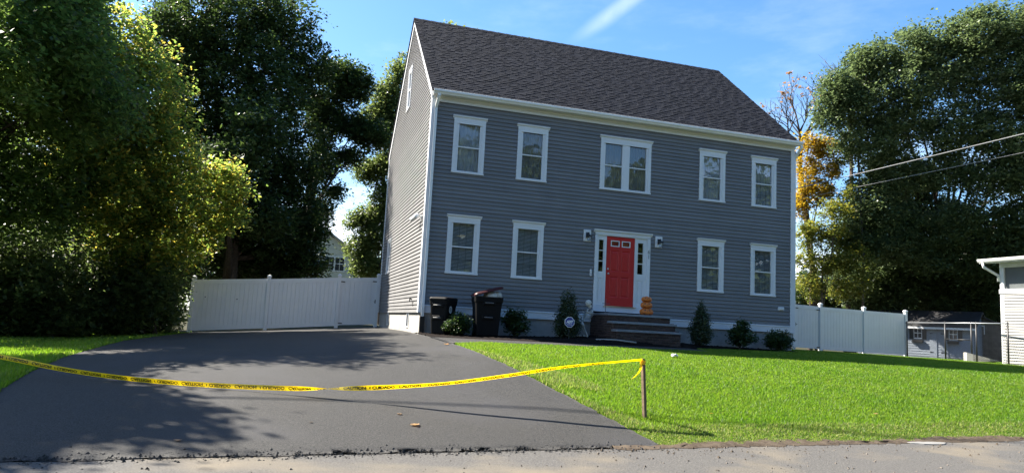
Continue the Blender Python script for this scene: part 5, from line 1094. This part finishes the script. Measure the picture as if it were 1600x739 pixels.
for i in range(nS + 1):
    p, u, n = tape_frame(TL * i / nS); rows.append([p + u * HWD * q + n * .004 * math.cos(q * 1.5) for q in (-1, -.33, .33, 1)])
s.loft(rows, cap=False, closed=False); obj('band', s, M_TAPE, tp, True)
# the print, on both faces; near the left the band is turned over, so the words stand on their heads
words = {w_: text_mb(w_, .062, .0022) for w_ in ('CAUTION', 'CUIDADO')}; sv = .12; k = 0
while sv < TL - .5:
    w_ = 'CAUTION' if k % 2 == 0 else 'CUIDADO'; vs, fs, tw, th = words[w_]
    for face in (1, -1):
        let = MB(); out_ = []
        for a, b in vs:
            p, u, n = tape_frame(sv + (a / tw) * .285); y = (b / th - .5) * .038
            out_.append(p + u * (-y) + n * face * .0055)
        let.mesh(out_, fs)
        if k % 2 == 0:
            q = []
            for a, b in ((.325, -.008), (.337, -.012), (.345, .016), (.335, .016)): p, u, n = tape_frame(sv + a); q.append(p + u * -b + n * face * .0055)
            mk = MB(); mk.poly(q); obj('printed_mark', mk, M_INK, tp)
        obj('printed_word', let, M_INK, tp)
    sv += .365 if k % 2 == 0 else .335; k += 1
# knot round the stake head and the loose tail
s = MB(); top = b1 - Vector((0, 0, .025))
for k in range(3): s.loft([[top + Vector((math.cos(a) * (.032 + .003 * k), math.sin(a) * (.032 + .003 * k), zz - .01 * k + .006 * math.sin(a * 2 + k)))for a in [i * math.pi / 6 for i in range(12)]] for zz in (-.03, .01)], cap=False)
obj('knot', s, M_TAPE, tp, True)
s = MB(); tl = [top + Vector(q) for q in ((-.03, -.03, -.0), (-.045, -.05, -.07), (-.05, -.055, -.13), (-.09, -.06, -.19), (-.14, -.07, -.235), (-.165, -.06, -.26))]
s.loft([[p - Vector((.018 + .004 * i, 0, -.004)), p + Vector((.018 - .002 * i, .008, .01 + .004 * i))] for i, p in enumerate(tl)], cap=False, closed=False); obj('tail', s, M_TAPE, tp, True)

# ------------------------------------------------------------------ small litter
def fallen(x, y, r, lab, m=M_LF_DRY, name='fallen_leaf', cat='leaf', dz=.02, seed=1, group=None):
    rr = random.Random(seed); z = zf(x, y) + dz; s = MB(); n = 9
    rim = [(x + r * (1 + .35 * (k % 2) - .2 * rr.random()) * math.cos(k * 6.283 / n), y + r * .7 * (1 + .35 * (k % 2)) * math.sin(k * 6.283 / n), z + r * (.15 + .35 * rr.random())) for k in range(n)]
    s.mesh([(x, y, z + .004)] + rim, [(0, k + 1, (k + 1) % n + 1) for k in range(n)]); tag(obj(name, s, m, None, loc=(x, y, z)), lab, cat, group)
fallen(-4.2, -10.95, .055, 'large curled tan leaf lying on the middle of the driveway apron', seed=2)
fallen(-4.32, -10.52, .03, 'small brown leaf farther up the driveway than the large tan one', seed=3)
fallen(-2.62, -4.95, .06, 'brown leaf by the tip of the lawn at the driveway edge', seed=4)
fallen(-5.35, -10.9, .022, 'dark scrap of leaf near the middle of the driveway lip', M_BARK, seed=5)
fallen(-6.6, -11.6, .035, 'pale leaf in the shade close to the road edge of the driveway', M_LF_DRY, seed=6)
fallen(.15, -10.2, .03, 'orange leaf caught in the grass right of the stake', M_LF_GLD, seed=7, dz=.05)
fallen(3.3, -9.9, .04, 'tan leaf in the bright lawn towards the right', seed=8, dz=.06)
s = MB(); x, y = 2.2, -5.55; z = zf(x, y) + .06; s.loft([[(x + .15 * math.cos(a) * q * .55, y + .06 * math.sin(a) * q, z + zz + .012 * math.sin(3 * a)) for a in [k * .5236 for k in range(12)]] for q, zz in ((1, 0), (.9, .03), (.3, .045))]); tag(obj('paper_scrap', s, M_BAG, None, loc=(x, y, z)), 'crumpled white scrap of paper on the lawn below the steps', 'paper')
s = MB(); q = rp(11.0, -.12); rr = random.Random(9); s.loft([[(q[0] + .33 * math.cos(a) * k * (1 + .2 * math.sin(3 * a)), q[1] + .12 * math.sin(a) * k, ZR + zz) for a in [i * .4488 for i in range(14)]] for k, zz in ((1, -.01), (.95, .012), (.5, .016))]); tag(obj('concrete_patch', s, mat('pale concrete', (.2, .196, .185), .85, .3, var=.15, nscale=12, bump=.4), None, loc=(*q, ZR)), 'pale broken concrete patch at the road edge below the lawn', 'concrete')
